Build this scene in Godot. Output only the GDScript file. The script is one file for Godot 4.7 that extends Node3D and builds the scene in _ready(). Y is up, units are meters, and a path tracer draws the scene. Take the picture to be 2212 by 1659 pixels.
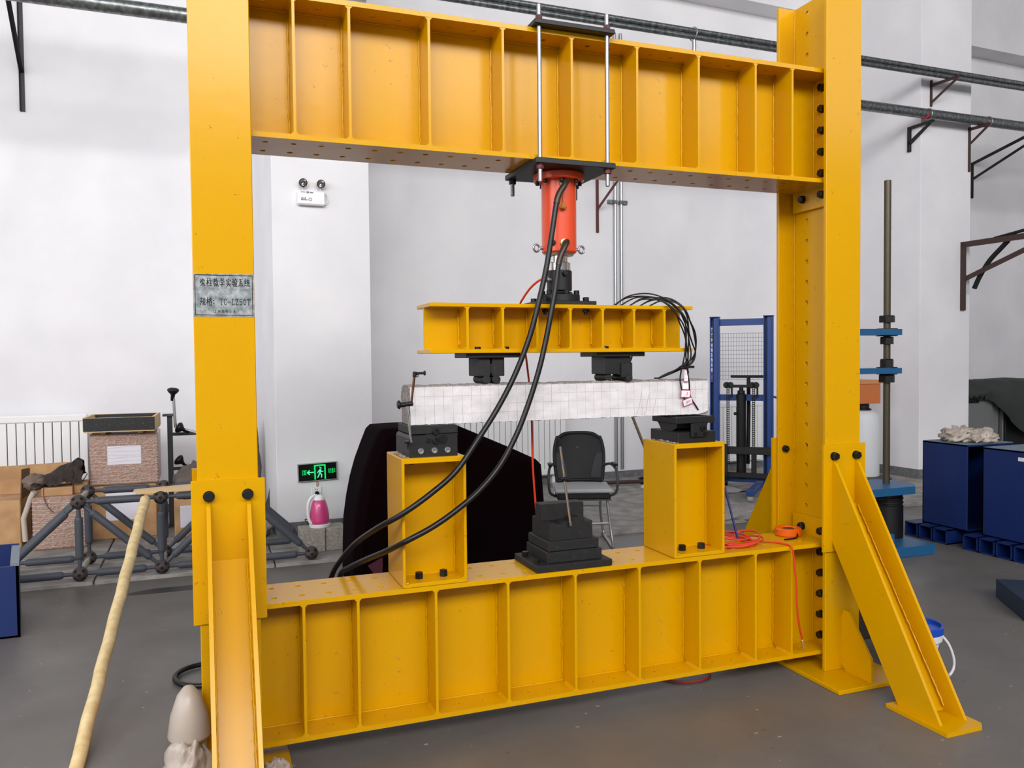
extends Node3D

# ---------------------------------------------------------------- mesh helper
class Sh:
	var st := SurfaceTool.new()
	var xf := Transform3D()
	func _init(t := Transform3D()):
		xf = t
		st.begin(Mesh.PRIMITIVE_TRIANGLES)
	func tri(a: Vector3, b: Vector3, c: Vector3, na: Vector3, nb: Vector3, nc: Vector3, ua := Vector2(), ub := Vector2(), uc := Vector2()):
		var flip: bool = (b - a).cross(c - a).dot(na + nb + nc) > 0.0
		var vs := [[a, na, ua], [c, nc, uc], [b, nb, ub]] if flip else [[a, na, ua], [b, nb, ub], [c, nc, uc]]
		for v in vs:
			st.set_normal((xf.basis * v[1]).normalized())
			st.set_uv(v[2])
			st.add_vertex(xf * v[0])
	func quad(a: Vector3, b: Vector3, c: Vector3, d: Vector3, n: Vector3, uv := false):
		if uv:
			tri(a, b, c, n, n, n, Vector2(0, 1), Vector2(1, 1), Vector2(1, 0))
			tri(a, c, d, n, n, n, Vector2(0, 1), Vector2(1, 0), Vector2(0, 0))
		else:
			tri(a, b, c, n, n, n)
			tri(a, c, d, n, n, n)
	func box(c: Vector3, s: Vector3, ch := 0.0025):
		var h := s * 0.5
		ch = minf(ch, minf(h.x, minf(h.y, h.z)) * 0.6)
		var px := func(a, b, e): return c + Vector3(a * h.x, b * (h.y - ch), e * (h.z - ch))
		var py := func(a, b, e): return c + Vector3(a * (h.x - ch), b * h.y, e * (h.z - ch))
		var pz := func(a, b, e): return c + Vector3(a * (h.x - ch), b * (h.y - ch), e * h.z)
		for s1 in [-1.0, 1.0]:
			quad(px.call(s1, -1, -1), px.call(s1, 1, -1), px.call(s1, 1, 1), px.call(s1, -1, 1), Vector3(s1, 0, 0))
			quad(py.call(-1, s1, -1), py.call(1, s1, -1), py.call(1, s1, 1), py.call(-1, s1, 1), Vector3(0, s1, 0))
			quad(pz.call(-1, -1, s1), pz.call(1, -1, s1), pz.call(1, 1, s1), pz.call(-1, 1, s1), Vector3(0, 0, s1))
			for s2 in [-1.0, 1.0]:
				quad(px.call(s1, s2, -1), px.call(s1, s2, 1), py.call(s1, s2, 1), py.call(s1, s2, -1), Vector3(s1, s2, 0).normalized())
				quad(px.call(s1, -1, s2), px.call(s1, 1, s2), pz.call(s1, 1, s2), pz.call(s1, -1, s2), Vector3(s1, 0, s2).normalized())
				quad(py.call(-1, s1, s2), py.call(1, s1, s2), pz.call(1, s1, s2), pz.call(-1, s1, s2), Vector3(0, s1, s2).normalized())
				for s3 in [-1.0, 1.0]:
					var n := Vector3(s1, s2, s3).normalized()
					tri(px.call(s1, s2, s3), py.call(s1, s2, s3), pz.call(s1, s2, s3), n, n, n)
	func span(x0: float, x1: float, y0: float, y1: float, z0: float, z1: float, ch := 0.0025):
		box(Vector3((x0 + x1) / 2, (y0 + y1) / 2, (z0 + z1) / 2), Vector3(absf(x1 - x0), absf(y1 - y0), absf(z1 - z0)), ch)
	# polygon in the plane (p, q), extruded along r; axes given
	func prism(poly: PackedVector2Array, r0: float, r1: float, P: Vector3, Q: Vector3, R: Vector3, o := Vector3()):
		var idx := Geometry2D.triangulate_polygon(poly)
		var at := func(v: Vector2, r: float): return o + P * v.x + Q * v.y + R * r
		for i in range(0, idx.size(), 3):
			for e in [[r0, -R], [r1, R]]:
				tri(at.call(poly[idx[i]], e[0]), at.call(poly[idx[i + 1]], e[0]), at.call(poly[idx[i + 2]], e[0]), e[1], e[1], e[1])
		var ccw := not Geometry2D.is_polygon_clockwise(poly)
		for i in poly.size():
			var a := poly[i]
			var b := poly[(i + 1) % poly.size()]
			var d := (b - a).normalized()
			var n2 := Vector2(d.y, -d.x) if ccw else Vector2(-d.y, d.x)
			# is_polygon_clockwise follows a y-down screen; test the side with a sample instead
			var mid := (a + b) / 2 + n2 * 0.0004
			if Geometry2D.is_point_in_polygon(mid, poly):
				n2 = -n2
			var n := P * n2.x + Q * n2.y
			quad(at.call(a, r0), at.call(b, r0), at.call(b, r1), at.call(a, r1), n)
	# profile of (radius, height) along axis
	func lathe(prof: Array, o := Vector3(), axis := Vector3.UP, seg := 20, smooth := false):
		var u := axis.cross(Vector3(0.31, 0.2, 0.93)).normalized()
		var w := axis.cross(u).normalized()
		var ns := []
		for i in prof.size() - 1:
			var d: Vector2 = prof[i + 1] - prof[i]
			ns.append(Vector2(d.y, -d.x).normalized() if d.length() > 0 else Vector2(1, 0))
		for i in prof.size() - 1:
			var a: Vector2 = prof[i]
			var b: Vector2 = prof[i + 1]
			var na: Vector2 = ns[i]
			var nb: Vector2 = ns[i]
			if smooth:
				na = (ns[i] + ns[maxi(i - 1, 0)]).normalized()
				nb = (ns[i] + ns[mini(i + 1, ns.size() - 1)]).normalized()
			for k in seg:
				var t0 := TAU * k / seg
				var t1 := TAU * (k + 1) / seg
				var d0 := u * cos(t0) + w * sin(t0)
				var d1 := u * cos(t1) + w * sin(t1)
				var A := o + d0 * a.x + axis * a.y
				var B := o + d1 * a.x + axis * a.y
				var C := o + d1 * b.x + axis * b.y
				var D := o + d0 * b.x + axis * b.y
				if a.x > 1e-6:
					tri(A, B, C, d0 * na.x + axis * na.y, d1 * na.x + axis * na.y, d1 * nb.x + axis * nb.y)
				if b.x > 1e-6:
					tri(A, C, D, d0 * na.x + axis * na.y, d1 * nb.x + axis * nb.y, d0 * nb.x + axis * nb.y)
	func cyl(a: Vector3, b: Vector3, r: float, seg := 16, ch := 0.0):
		var l := (b - a).length()
		var c := minf(ch, l * 0.4)
		var p := [Vector2(0, 0), Vector2(r - c, 0), Vector2(r, c), Vector2(r, l - c), Vector2(r - c, l), Vector2(0, l)] if c > 0 else [Vector2(0, 0), Vector2(r, 0), Vector2(r, l), Vector2(0, l)]
		lathe(p, a, (b - a).normalized(), seg)
	func ring(o: Vector3, axis: Vector3, R: float, r: float, seg := 20, sub := 8):
		var pts := []
		var u := axis.cross(Vector3(0.31, 0.2, 0.93)).normalized()
		var w := axis.cross(u).normalized()
		for i in seg:
			pts.append(o + (u * cos(TAU * i / seg) + w * sin(TAU * i / seg)) * R)
		tube(pts, r, sub, true)
	func tube(pts: Array, r: float, seg := 8, closed := false, radii := []):
		var n := pts.size()
		var up := Vector3.ZERO
		var rings := []
		var dirs := []
		for i in n:
			var a: Vector3 = pts[(i - 1 + n) % n] if closed else pts[maxi(i - 1, 0)]
			var b: Vector3 = pts[(i + 1) % n] if closed else pts[mini(i + 1, n - 1)]
			var d := (b - a).normalized()
			if up == Vector3.ZERO:
				up = d.cross(Vector3(0.13, 0.37, 0.92)).normalized()
			up = (up - d * up.dot(d)).normalized()
			var w := d.cross(up)
			var row := []
			var rr: float = radii[i] if radii.size() else r
			for k in seg:
				var t := TAU * k / seg
				var q := up * cos(t) + w * sin(t)
				row.append([pts[i] + q * rr, q])
			rings.append(row)
			dirs.append(d)
		for i in (n if closed else n - 1):
			var A: Array = rings[i]
			var B: Array = rings[(i + 1) % n]
			var off := 0
			if closed and i == n - 1:
				var best := 1e9
				for k in seg:
					var e: float = (A[0][0] - B[k][0]).length()
					if e < best:
						best = e
						off = k
			for k in seg:
				var k1 := (k + 1) % seg
				var b0: Array = B[(k + off) % seg]
				var b1: Array = B[(k1 + off) % seg]
				tri(A[k][0], A[k1][0], b1[0], A[k][1], A[k1][1], b1[1])
				tri(A[k][0], b1[0], b0[0], A[k][1], b1[1], b0[1])
		if not closed:
			for e in [[0, -1.0], [n - 1, 1.0]]:
				var nn: Vector3 = dirs[e[0]] * e[1]
				for k in seg:
					tri(pts[e[0]], rings[e[0]][k][0], rings[e[0]][(k + 1) % seg][0], nn, nn, nn)
	# rows of points; wrap closes each row. Smooth normals from neighbours, turned away from the centre if asked
	func grid(rows: Array, wrap := false, centre = null, uv := false):
		var R := rows.size()
		var C: int = rows[0].size()
		var nr := []
		for i in R:
			var row := []
			for j in C:
				var a: Vector3 = rows[maxi(i - 1, 0)][j]
				var b: Vector3 = rows[mini(i + 1, R - 1)][j]
				var c: Vector3 = rows[i][(j - 1 + C) % C] if wrap else rows[i][maxi(j - 1, 0)]
				var d: Vector3 = rows[i][(j + 1) % C] if wrap else rows[i][mini(j + 1, C - 1)]
				var n := (b - a).cross(d - c)
				if n.length() < 1e-9:
					n = rows[i][j] - centre if centre != null else Vector3.UP
				n = n.normalized()
				if centre != null and n.dot(rows[i][j] - centre) < 0:
					n = -n
				row.append(n)
			nr.append(row)
		for i in R - 1:
			for j in (C if wrap else C - 1):
				var k := (j + 1) % C
				var u0 := Vector2(float(j) / (C - 1), float(i) / (R - 1)) if uv else Vector2()
				var u1 := Vector2(float(j + 1) / (C - 1), float(i) / (R - 1)) if uv else Vector2()
				var u2 := Vector2(float(j + 1) / (C - 1), float(i + 1) / (R - 1)) if uv else Vector2()
				var u3 := Vector2(float(j) / (C - 1), float(i + 1) / (R - 1)) if uv else Vector2()
				tri(rows[i][j], rows[i][k], rows[i + 1][k], nr[i][j], nr[i][k], nr[i + 1][k], u0, u1, u2)
				tri(rows[i][j], rows[i + 1][k], rows[i + 1][j], nr[i][j], nr[i + 1][k], nr[i + 1][j], u0, u2, u3)
	func blob(c: Vector3, rad: Vector3, amp: float, sd: int, nu := 28, nv := 16, freq := 2.5, flat := -1.0):
		var f := FastNoiseLite.new()
		f.seed = sd
		f.frequency = freq
		f.noise_type = FastNoiseLite.TYPE_SIMPLEX
		f.fractal_octaves = 3
		var rows := []
		for i in nv + 1:
			var row := []
			var v := PI * i / nv
			for j in nu:
				var t := TAU * j / nu
				var d := Vector3(sin(v) * cos(t), cos(v), sin(v) * sin(t))
				var k := 1.0 + amp * (f.get_noise_3dv(d) + 0.6 * absf(f.get_noise_3dv(d * 2.3 + Vector3(5, 2, 1))))
				var q := d * rad * k
				q.y = maxf(q.y, rad.y * flat)
				row.append(c + q)
			rows.append(row)
		grid(rows, true, c)
	# plate in the plane (x, y) of t, faces at z = 0 and z = -th, with round holes on a lattice
	func plate(t: Transform3D, u0: float, u1: float, v0: float, v1: float, th: float, hu: Array, hv: Array, r: float):
		var keep := xf
		xf = xf * t
		var Z := Vector3(0, 0, 1)
		var eu := [u0]
		for i in hu.size() - 1:
			eu.append((hu[i] + hu[i + 1]) / 2)
		eu.append(u1)
		var ev := [v0]
		for i in hv.size() - 1:
			ev.append((hv[i] + hv[i + 1]) / 2)
		ev.append(v1)
		for i in eu.size() - 1:
			for j in ev.size() - 1:
				if hu.is_empty() or hv.is_empty():
					for e in [[0.0, Z], [-th, -Z]]:
						quad(Vector3(eu[i], ev[j], e[0]), Vector3(eu[i + 1], ev[j], e[0]), Vector3(eu[i + 1], ev[j + 1], e[0]), Vector3(eu[i], ev[j + 1], e[0]), e[1])
					continue
				var c := Vector2(hu[i], hv[j])
				var an := []
				for k in 12:
					an.append(TAU * k / 12)
				for q in [Vector2(eu[i], ev[j]), Vector2(eu[i + 1], ev[j]), Vector2(eu[i], ev[j + 1]), Vector2(eu[i + 1], ev[j + 1])]:
					an.append(fposmod((q - c).angle(), TAU))
				an.sort()
				for k in an.size():
					var a0: float = an[k]
					var a1: float = an[(k + 1) % an.size()]
					var I := []
					var O := []
					for a in [a0, a1]:
						var d := Vector2(cos(a), sin(a))
						var tx: float = ((eu[i + 1] - c.x) if d.x > 0 else (c.x - eu[i])) / maxf(absf(d.x), 1e-9)
						var ty: float = ((ev[j + 1] - c.y) if d.y > 0 else (c.y - ev[j])) / maxf(absf(d.y), 1e-9)
						I.append(c + d * r)
						O.append(c + d * minf(tx, ty))
					for e in [[0.0, Z], [-th, -Z]]:
						quad(Vector3(I[0].x, I[0].y, e[0]), Vector3(O[0].x, O[0].y, e[0]), Vector3(O[1].x, O[1].y, e[0]), Vector3(I[1].x, I[1].y, e[0]), e[1])
					var m: Vector2 = c - (I[0] + I[1]) / 2
					quad(Vector3(I[0].x, I[0].y, 0), Vector3(I[1].x, I[1].y, 0), Vector3(I[1].x, I[1].y, -th), Vector3(I[0].x, I[0].y, -th), Vector3(m.x, m.y, 0).normalized())
		quad(Vector3(u0, v0, 0), Vector3(u1, v0, 0), Vector3(u1, v0, -th), Vector3(u0, v0, -th), Vector3(0, -1, 0))
		quad(Vector3(u0, v1, 0), Vector3(u1, v1, 0), Vector3(u1, v1, -th), Vector3(u0, v1, -th), Vector3(0, 1, 0))
		quad(Vector3(u0, v0, 0), Vector3(u0, v1, 0), Vector3(u0, v1, -th), Vector3(u0, v0, -th), Vector3(-1, 0, 0))
		quad(Vector3(u1, v0, 0), Vector3(u1, v1, 0), Vector3(u1, v1, -th), Vector3(u1, v0, -th), Vector3(1, 0, 0))
		xf = keep
	# hexagon prism from a along axis, with a rounded top
	func hexa(a: Vector3, axis: Vector3, af: float, h: float, turn := 0.0):
		var u := axis.cross(Vector3(0.31, 0.2, 0.93)).normalized()
		var w := axis.cross(u).normalized()
		var R := af / 1.732
		for k in 6:
			var t0 := TAU * k / 6 + turn
			var t1 := TAU * (k + 1) / 6 + turn
			var d0 := u * cos(t0) + w * sin(t0)
			var d1 := u * cos(t1) + w * sin(t1)
			var n := (d0 + d1).normalized()
			var hc := h * 0.88
			quad(a + d0 * R, a + d1 * R, a + d1 * R + axis * hc, a + d0 * R + axis * hc, n)
			quad(a + d0 * R + axis * hc, a + d1 * R + axis * hc, a + d1 * R * 0.9 + axis * h, a + d0 * R * 0.9 + axis * h, (n + axis).normalized())
			tri(a + axis * h, a + d0 * R * 0.9 + axis * h, a + d1 * R * 0.9 + axis * h, axis, axis, axis)
			tri(a, a + d0 * R, a + d1 * R, -axis, -axis, -axis)
	func weld(a: Vector3, b: Vector3, r: float, sd: int):
		var rng := RandomNumberGenerator.new()
		rng.seed = sd
		var n := maxi(4, int((b - a).length() / 0.011))
		var pts := []
		var rad := []
		for i in n + 1:
			pts.append(a.lerp(b, float(i) / n) + Vector3(rng.randf_range(-1, 1), 0, rng.randf_range(-1, 1)) * r * 0.25)
			rad.append(r * rng.randf_range(0.65, 1.25))
		tube(pts, r, 5, false, rad)
	func mesh() -> ArrayMesh:
		return st.commit()

# ---------------------------------------------------------------- scene helpers
var M := {}
var used := {}
var org := Vector3.ZERO

func numbered(n: String) -> String:
	if not used.has(n):
		used[n] = 0
		return n
	used[n] += 1
	return "%s_%03d" % [n, used[n]]

func thing(n: String, label: String, cat: String, at := Vector3.ZERO, group := "") -> Node3D:
	var o := Node3D.new()
	o.name = numbered(n)
	add_child(o, true)
	o.position = at
	org = at
	o.set_meta("label", label)
	o.set_meta("category", cat)
	if group:
		o.set_meta("group", group)
	return o

func S() -> Sh:
	return Sh.new(Transform3D(Basis(), -org))

func part(n: String, s, m: Material, parent: Node, label := "") -> MeshInstance3D:
	var o := MeshInstance3D.new()
	o.name = n
	var k := 0
	while parent.has_node(NodePath(o.name)):
		k += 1
		o.name = "%s_%03d" % [n, k]
	o.mesh = s.mesh() if s is Sh else s
	o.material_override = m
	parent.add_child(o, true)
	if label:
		o.set_meta("label", label)
	return o

func single(n: String, s: Sh, m: Material, label: String, cat: String, at := Vector3.ZERO, group := "") -> MeshInstance3D:
	var o := MeshInstance3D.new()
	o.name = numbered(n)
	o.mesh = s.mesh()
	o.material_override = m
	add_child(o, true)
	o.position = at
	o.set_meta("label", label)
	o.set_meta("category", cat)
	if group:
		o.set_meta("group", group)
	return o

func struct(n: String, s: Sh, m: Material, label: String, parent: Node = null) -> MeshInstance3D:
	var o := MeshInstance3D.new()
	o.name = numbered(n) if parent == null else n
	o.mesh = s.mesh()
	o.material_override = m
	(self if parent == null else parent).add_child(o, true)
	if parent == null:
		o.set_meta("kind", "structure")
		o.set_meta("label", label)
		o.set_meta("category", "structure")
	return o

func mat(c: Color, rough := 0.5, metal := 0.0, tex: Texture2D = null, sc := 1.0) -> StandardMaterial3D:
	var m := StandardMaterial3D.new()
	m.albedo_color = c
	m.roughness = rough
	m.metallic = metal
	if tex:
		m.albedo_texture = tex
		m.uv1_triplanar = true
		m.uv1_world_triplanar = true
		m.uv1_scale = Vector3(sc, sc, sc)
	return m

func c8(r: int, g: int, b: int) -> Color:
	return Color(r / 255.0, g / 255.0, b / 255.0)

func noise(sd: int, freq: float, oct := 4) -> FastNoiseLite:
	var f := FastNoiseLite.new()
	f.seed = sd
	f.frequency = freq
	f.fractal_octaves = oct
	f.noise_type = FastNoiseLite.TYPE_SIMPLEX_SMOOTH
	return f

func ramp(sd: int, freq: float, cols: Array, offs: Array, size := 512, as_n := false, oct := 4) -> NoiseTexture2D:
	var t := NoiseTexture2D.new()
	t.width = size
	t.height = size
	t.seamless = true
	t.noise = noise(sd, freq, oct)
	if as_n:
		t.as_normal_map = true
		t.bump_strength = 4.0
	else:
		var g := Gradient.new()
		g.offsets = PackedFloat32Array(offs)
		g.colors = PackedColorArray(cols)
		t.color_ramp = g
	return t

func bump(m: StandardMaterial3D, sd: int, freq: float, depth: float, size := 512) -> StandardMaterial3D:
	m.heightmap_enabled = true
	m.heightmap_texture = ramp(sd, freq, [Color.BLACK, Color.WHITE], [0.0, 1.0], size)
	m.heightmap_scale = depth
	return m

# yellow enamel with small chips down to primer and steel
func paint_image(base: Color, sd: int, chips: int) -> ImageTexture:
	var n := 1024
	var im := Image.create(n, n, false, Image.FORMAT_RGB8)
	im.fill(base)
	var r := RandomNumberGenerator.new()
	r.seed = sd
	var tints := [c8(150, 120, 90), c8(112, 70, 36), c8(128, 122, 124), c8(196, 160, 120), c8(205, 150, 105)]
	for i in chips:
		var x := r.randi_range(6, n - 12)
		var y := r.randi_range(6, n - 12)
		var col: Color = tints[r.randi_range(0, 4)]
		var big := 1 if r.randf() < 0.8 else 3
		for k in (1 if big == 1 else r.randi_range(2, 5)):
			im.fill_rect(Rect2i(clampi(x + r.randi_range(-2, 2) * big, 0, n - 4), clampi(y + r.randi_range(-2, 2) * big, 0, n - 4), r.randi_range(1, 1 + big), r.randi_range(1, 1 + big)), base.lerp(col, r.randf_range(0.5, 1.0)))
	return ImageTexture.create_from_image(im)

# strokes: "x,y x,y;x,y x,y" on a 10 x 10 grid, y down
func glyph(im: Image, strokes: String, at: Vector2, size: Vector2, w: int, col: Color, turn := false):
	for s in strokes.split(";"):
		var p := s.split(" ", false)
		for i in p.size() - 1:
			var a := _xy(p[i])
			var b := _xy(p[i + 1])
			var A := at + a * size / 10.0
			var B := at + b * size / 10.0
			var n := maxi(2, int((B - A).length() / (w * 0.4)))
			for k in n + 1:
				var q := A.lerp(B, float(k) / n)
				im.fill_rect(Rect2i(int(q.x) - w / 2, int(q.y) - w / 2, w, w), col)

func _xy(s: String) -> Vector2:
	var q := s.split(",")
	return Vector2(float(q[0]), float(q[1]))

func spline(pts: Array, n := 8, closed := false) -> Array:
	var out := []
	var c := pts.size()
	for i in (c if closed else c - 1):
		var p0: Vector3 = pts[(i - 1 + c) % c] if closed else pts[maxi(i - 1, 0)]
		var p1: Vector3 = pts[i]
		var p2: Vector3 = pts[(i + 1) % c]
		var p3: Vector3 = pts[(i + 2) % c] if closed else pts[mini(i + 2, c - 1)]
		for k in n:
			out.append(p1.cubic_interpolate(p2, p0, p3, float(k) / n))
	if not closed:
		out.append(pts[c - 1])
	return out

func v3(a: Array) -> Array:
	var o := []
	for i in range(0, a.size(), 3):
		o.append(Vector3(a[i], a[i + 1], a[i + 2]))
	return o

func pv(a: Array) -> PackedVector2Array:
	var o := PackedVector2Array()
	for i in range(0, a.size(), 2):
		o.append(Vector2(a[i], a[i + 1]))
	return o

const X := Vector3(1, 0, 0)
const Y := Vector3(0, 1, 0)
const Z := Vector3(0, 0, 1)

const ZC := -0.194      # middle plane of the loading frame
const ZB := -0.0437     # front edge of its beams
const FL := 3.0         # distance between its columns
const WA := 2.6         # turn of the back wall in degrees

func materials():
	var yel := c8(208, 154, 0)
	M.yellow = mat(Color.WHITE, 0.2, 0.0, paint_image(yel, 3, 420), 0.75)
	M.yellow.metallic_specular = 0.34
	bump(M.yellow, 12, 0.05, 0.03, 256)
	M.black = mat(c8(15, 15, 16), 0.5)
	M.black = bump(M.black, 5, 0.08, 0.02, 256)
	M.dusty = mat(Color.WHITE, 0.62, 0.0, ramp(31, 0.02, [c8(14, 14, 14), c8(22, 21, 20), c8(58, 56, 53)], [0.0, 0.72, 1.0]), 3.0)
	M.bolt = mat(c8(11, 11, 12), 0.45, 0.2)
	M.hose = mat(c8(7, 7, 8), 0.42)
	M.orange = mat(c8(222, 68, 8), 0.3)
	M.orange.clearcoat_enabled = true
	M.orange.clearcoat = 0.5
	M.steel = mat(c8(176, 178, 180), 0.34, 0.9)
	M.chrome = mat(c8(220, 220, 222), 0.12, 1.0)
	M.thread = mat(Color.WHITE, 0.4, 0.85, ramp(40, 0.2, [c8(110, 112, 114), c8(200, 202, 204)], [0.25, 0.75], 256), 9.0)
	M.galv = mat(Color.WHITE, 0.36, 0.75, ramp(8, 0.03, [c8(92, 96, 96), c8(150, 154, 154)], [0.2, 0.8], 512), 1.2)
	M.redbrown = mat(c8(92, 38, 40), 0.6)
	M.rustbrown = mat(c8(62, 40, 36), 0.65)
	M.wall = mat(Color.WHITE, 0.85, 0.0, ramp(1, 0.006, [c8(224, 223, 226), c8(232, 231, 233)], [0.2, 0.8], 512), 0.25)
	M.base = mat(Color.WHITE, 0.75, 0.0, ramp(21, 0.02, [c8(88, 90, 92), c8(112, 113, 114), c8(150, 148, 146)], [0.0, 0.8, 1.0]), 1.3)
	M.white = mat(c8(236, 236, 236), 0.4)
	M.card = mat(Color.WHITE, 0.85, 0.0, ramp(15, 0.012, [c8(176, 136, 94), c8(194, 154, 110)], [0.2, 0.8], 256), 1.5)
	M.wrap = mat(Color.WHITE, 0.22, 0.0, ramp(16, 0.02, [c8(150, 116, 100), c8(170, 136, 118), c8(205, 190, 182)], [0.0, 0.7, 1.0], 512), 2.4)
	M.wrap.clearcoat_enabled = true
	M.wrap.clearcoat = 0.8
	bump(M.wrap, 17, 0.03, 0.5)
	M.grey = mat(c8(66, 70, 78), 0.6)
	M.greydark = mat(c8(58, 60, 62), 0.6)
	M.ball = mat(Color.WHITE, 0.7, 0.3, ramp(55, 0.05, [c8(58, 50, 48), c8(92, 84, 80)], [0.2, 0.8], 256), 8.0)
	M.wood = mat(Color.WHITE, 0.6, 0.0, ramp(60, 0.02, [c8(214, 186, 128), c8(238, 216, 166)], [0.2, 0.8], 256), 2.0)
	M.ply = mat(c8(206, 178, 134), 0.7)
	M.blue = mat(c8(22, 62, 128), 0.42)
	M.deepblue = mat(c8(0, 32, 92), 0.5)
	M.teal = mat(c8(28, 88, 132), 0.42)
	M.paper = mat(c8(226, 222, 230), 0.8)
	M.plastic = mat(c8(180, 168, 156), 0.35)
	M.plastic.backlight_enabled = true
	M.plastic.backlight = c8(90, 86, 80)
	M.block = mat(Color.WHITE, 0.95, 0.0, ramp(70, 0.03, [c8(142, 136, 128), c8(176, 170, 160)], [0.15, 0.85], 512), 2.0)
	bump(M.block, 71, 0.06, 0.5)
	M.mortar = mat(Color.WHITE, 0.95, 0.0, ramp(72, 0.04, [c8(134, 128, 124), c8(178, 172, 168)], [0.15, 0.85], 512), 3.0)
	bump(M.mortar, 73, 0.08, 0.8)
	M.blackcloth = mat(c8(20, 20, 22), 0.9)
	# floor: power-trowelled concrete, mottled, with pale splashes
	var n := 1024
	var im := Image.create(n, n, false, Image.FORMAT_RGB8)
	var f1 := noise(101, 0.006, 4)
	var f2 := noise(102, 0.05, 3)
	for y in n:
		for x in n:
			var sx := absf(x / float(n) * 2.0 - 1.0)
			var v := 0.5 + 0.32 * f1.get_noise_2d(absf(x - n / 2) * 1.0, absf(y - n / 2) * 1.0) + 0.1 * f2.get_noise_2d(x, y)
			var k := clampf(v, 0, 1)
			im.set_pixel(x, y, c8(88, 85, 82).lerp(c8(116, 111, 106), k))
	var r := RandomNumberGenerator.new()
	r.seed = 7
	for i in 260:
		var x := r.randi_range(4, n - 10)
		var y := r.randi_range(4, n - 10)
		im.fill_rect(Rect2i(x, y, r.randi_range(1, 4), r.randi_range(1, 3)), c8(160, 156, 152).lerp(c8(74, 70, 66), 1.0 if r.randf() < 0.35 else 0.0))
	M.floor = mat(Color.WHITE, 0.5, 0.0, ImageTexture.create_from_image(im), 0.22)
	M.floor.roughness_texture = ramp(103, 0.01, [Color(0.36, 0.36, 0.36), Color(0.62, 0.62, 0.62)], [0.2, 0.8], 256)
	M.floor.roughness = 1.0
	M.slab = mat(Color.WHITE, 0.8, 0.0, ramp(104, 0.01, [c8(128, 124, 120), c8(160, 156, 151)], [0.2, 0.8], 512), 0.7)
	bump(M.slab, 105, 0.05, 0.2)

# ---------------------------------------------------------------- loading frame
func bolt(parent: Node, a: Vector3, axis: Vector3, af := 0.036, h := 0.022, turn := 0.0, m: Material = null):
	var s := S()
	s.lathe([Vector2(0, 0), Vector2(af * 0.62, 0), Vector2(af * 0.62, 0.004), Vector2(0, 0.004)], a, axis, 16)
	s.hexa(a + axis * 0.004, axis, af, h, turn)
	part("bolt", s, m if m else M.bolt, parent)

func column(frame: Node, cx: float, side: float) -> MeshInstance3D:
	# side = +1: web face with end plates looks towards -X (right column)
	var H := 3.543
	var s := S()
	var hw := 0.1116
	s.span(cx - hw, cx + hw, 0.021, H, -0.0224, 0.0, 0.003)
	s.span(cx - hw, cx + hw, 0.021, H, -0.3879, -0.3655, 0.003)
	var hy := []
	for i in 31:
		hy.append(0.1685 + 0.1107 * i)
	# web with two rows of bolt holes; local u = z, v = y, normal = -X
	s.plate(Transform3D(Basis(Vector3(0, 0, 1), Vector3(0, 1, 0), Vector3(-1, 0, 0)), Vector3(cx - 0.006, 0, ZC)), -0.172, 0.172, 0.021, H, 0.012, [-0.0745, 0.0745], hy, 0.0125)
	for w in [[-0.366, -1.0], [-0.0224, 1.0]]:
		for e in [-1.0, 1.0]:
			s.weld(Vector3(cx + e * 0.009, 0.03, w[0] - w[1] * 0.003), Vector3(cx + e * 0.009, H - 0.01, w[0] - w[1] * 0.003), 0.005, int(cx * 10 + w[0] * 100 + e))
	var c := part("column", s, M.yellow, frame)
	s = S()
	s.span(cx - 0.223, cx + 0.223, 0.0, 0.0216, -0.612, 0.224, 0.003)
	part("base_plate", s, M.yellow, c)
	for zs in [1.0, -1.0]:
		s = S()
		var poly := pv([0.0, 0.30, 0.012, 0.335, 0.05, 0.335, 0.204, 0.14, 0.204, 0.0216, 0.03, 0.0216, 0.0, 0.05])
		s.prism(poly, -0.006, 0.006, Vector3(0, 0, zs), Y, X, Vector3(cx, 0, 0.0 if zs > 0 else -0.388))
		part("gusset", s, M.yellow, c)
	return c

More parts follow.
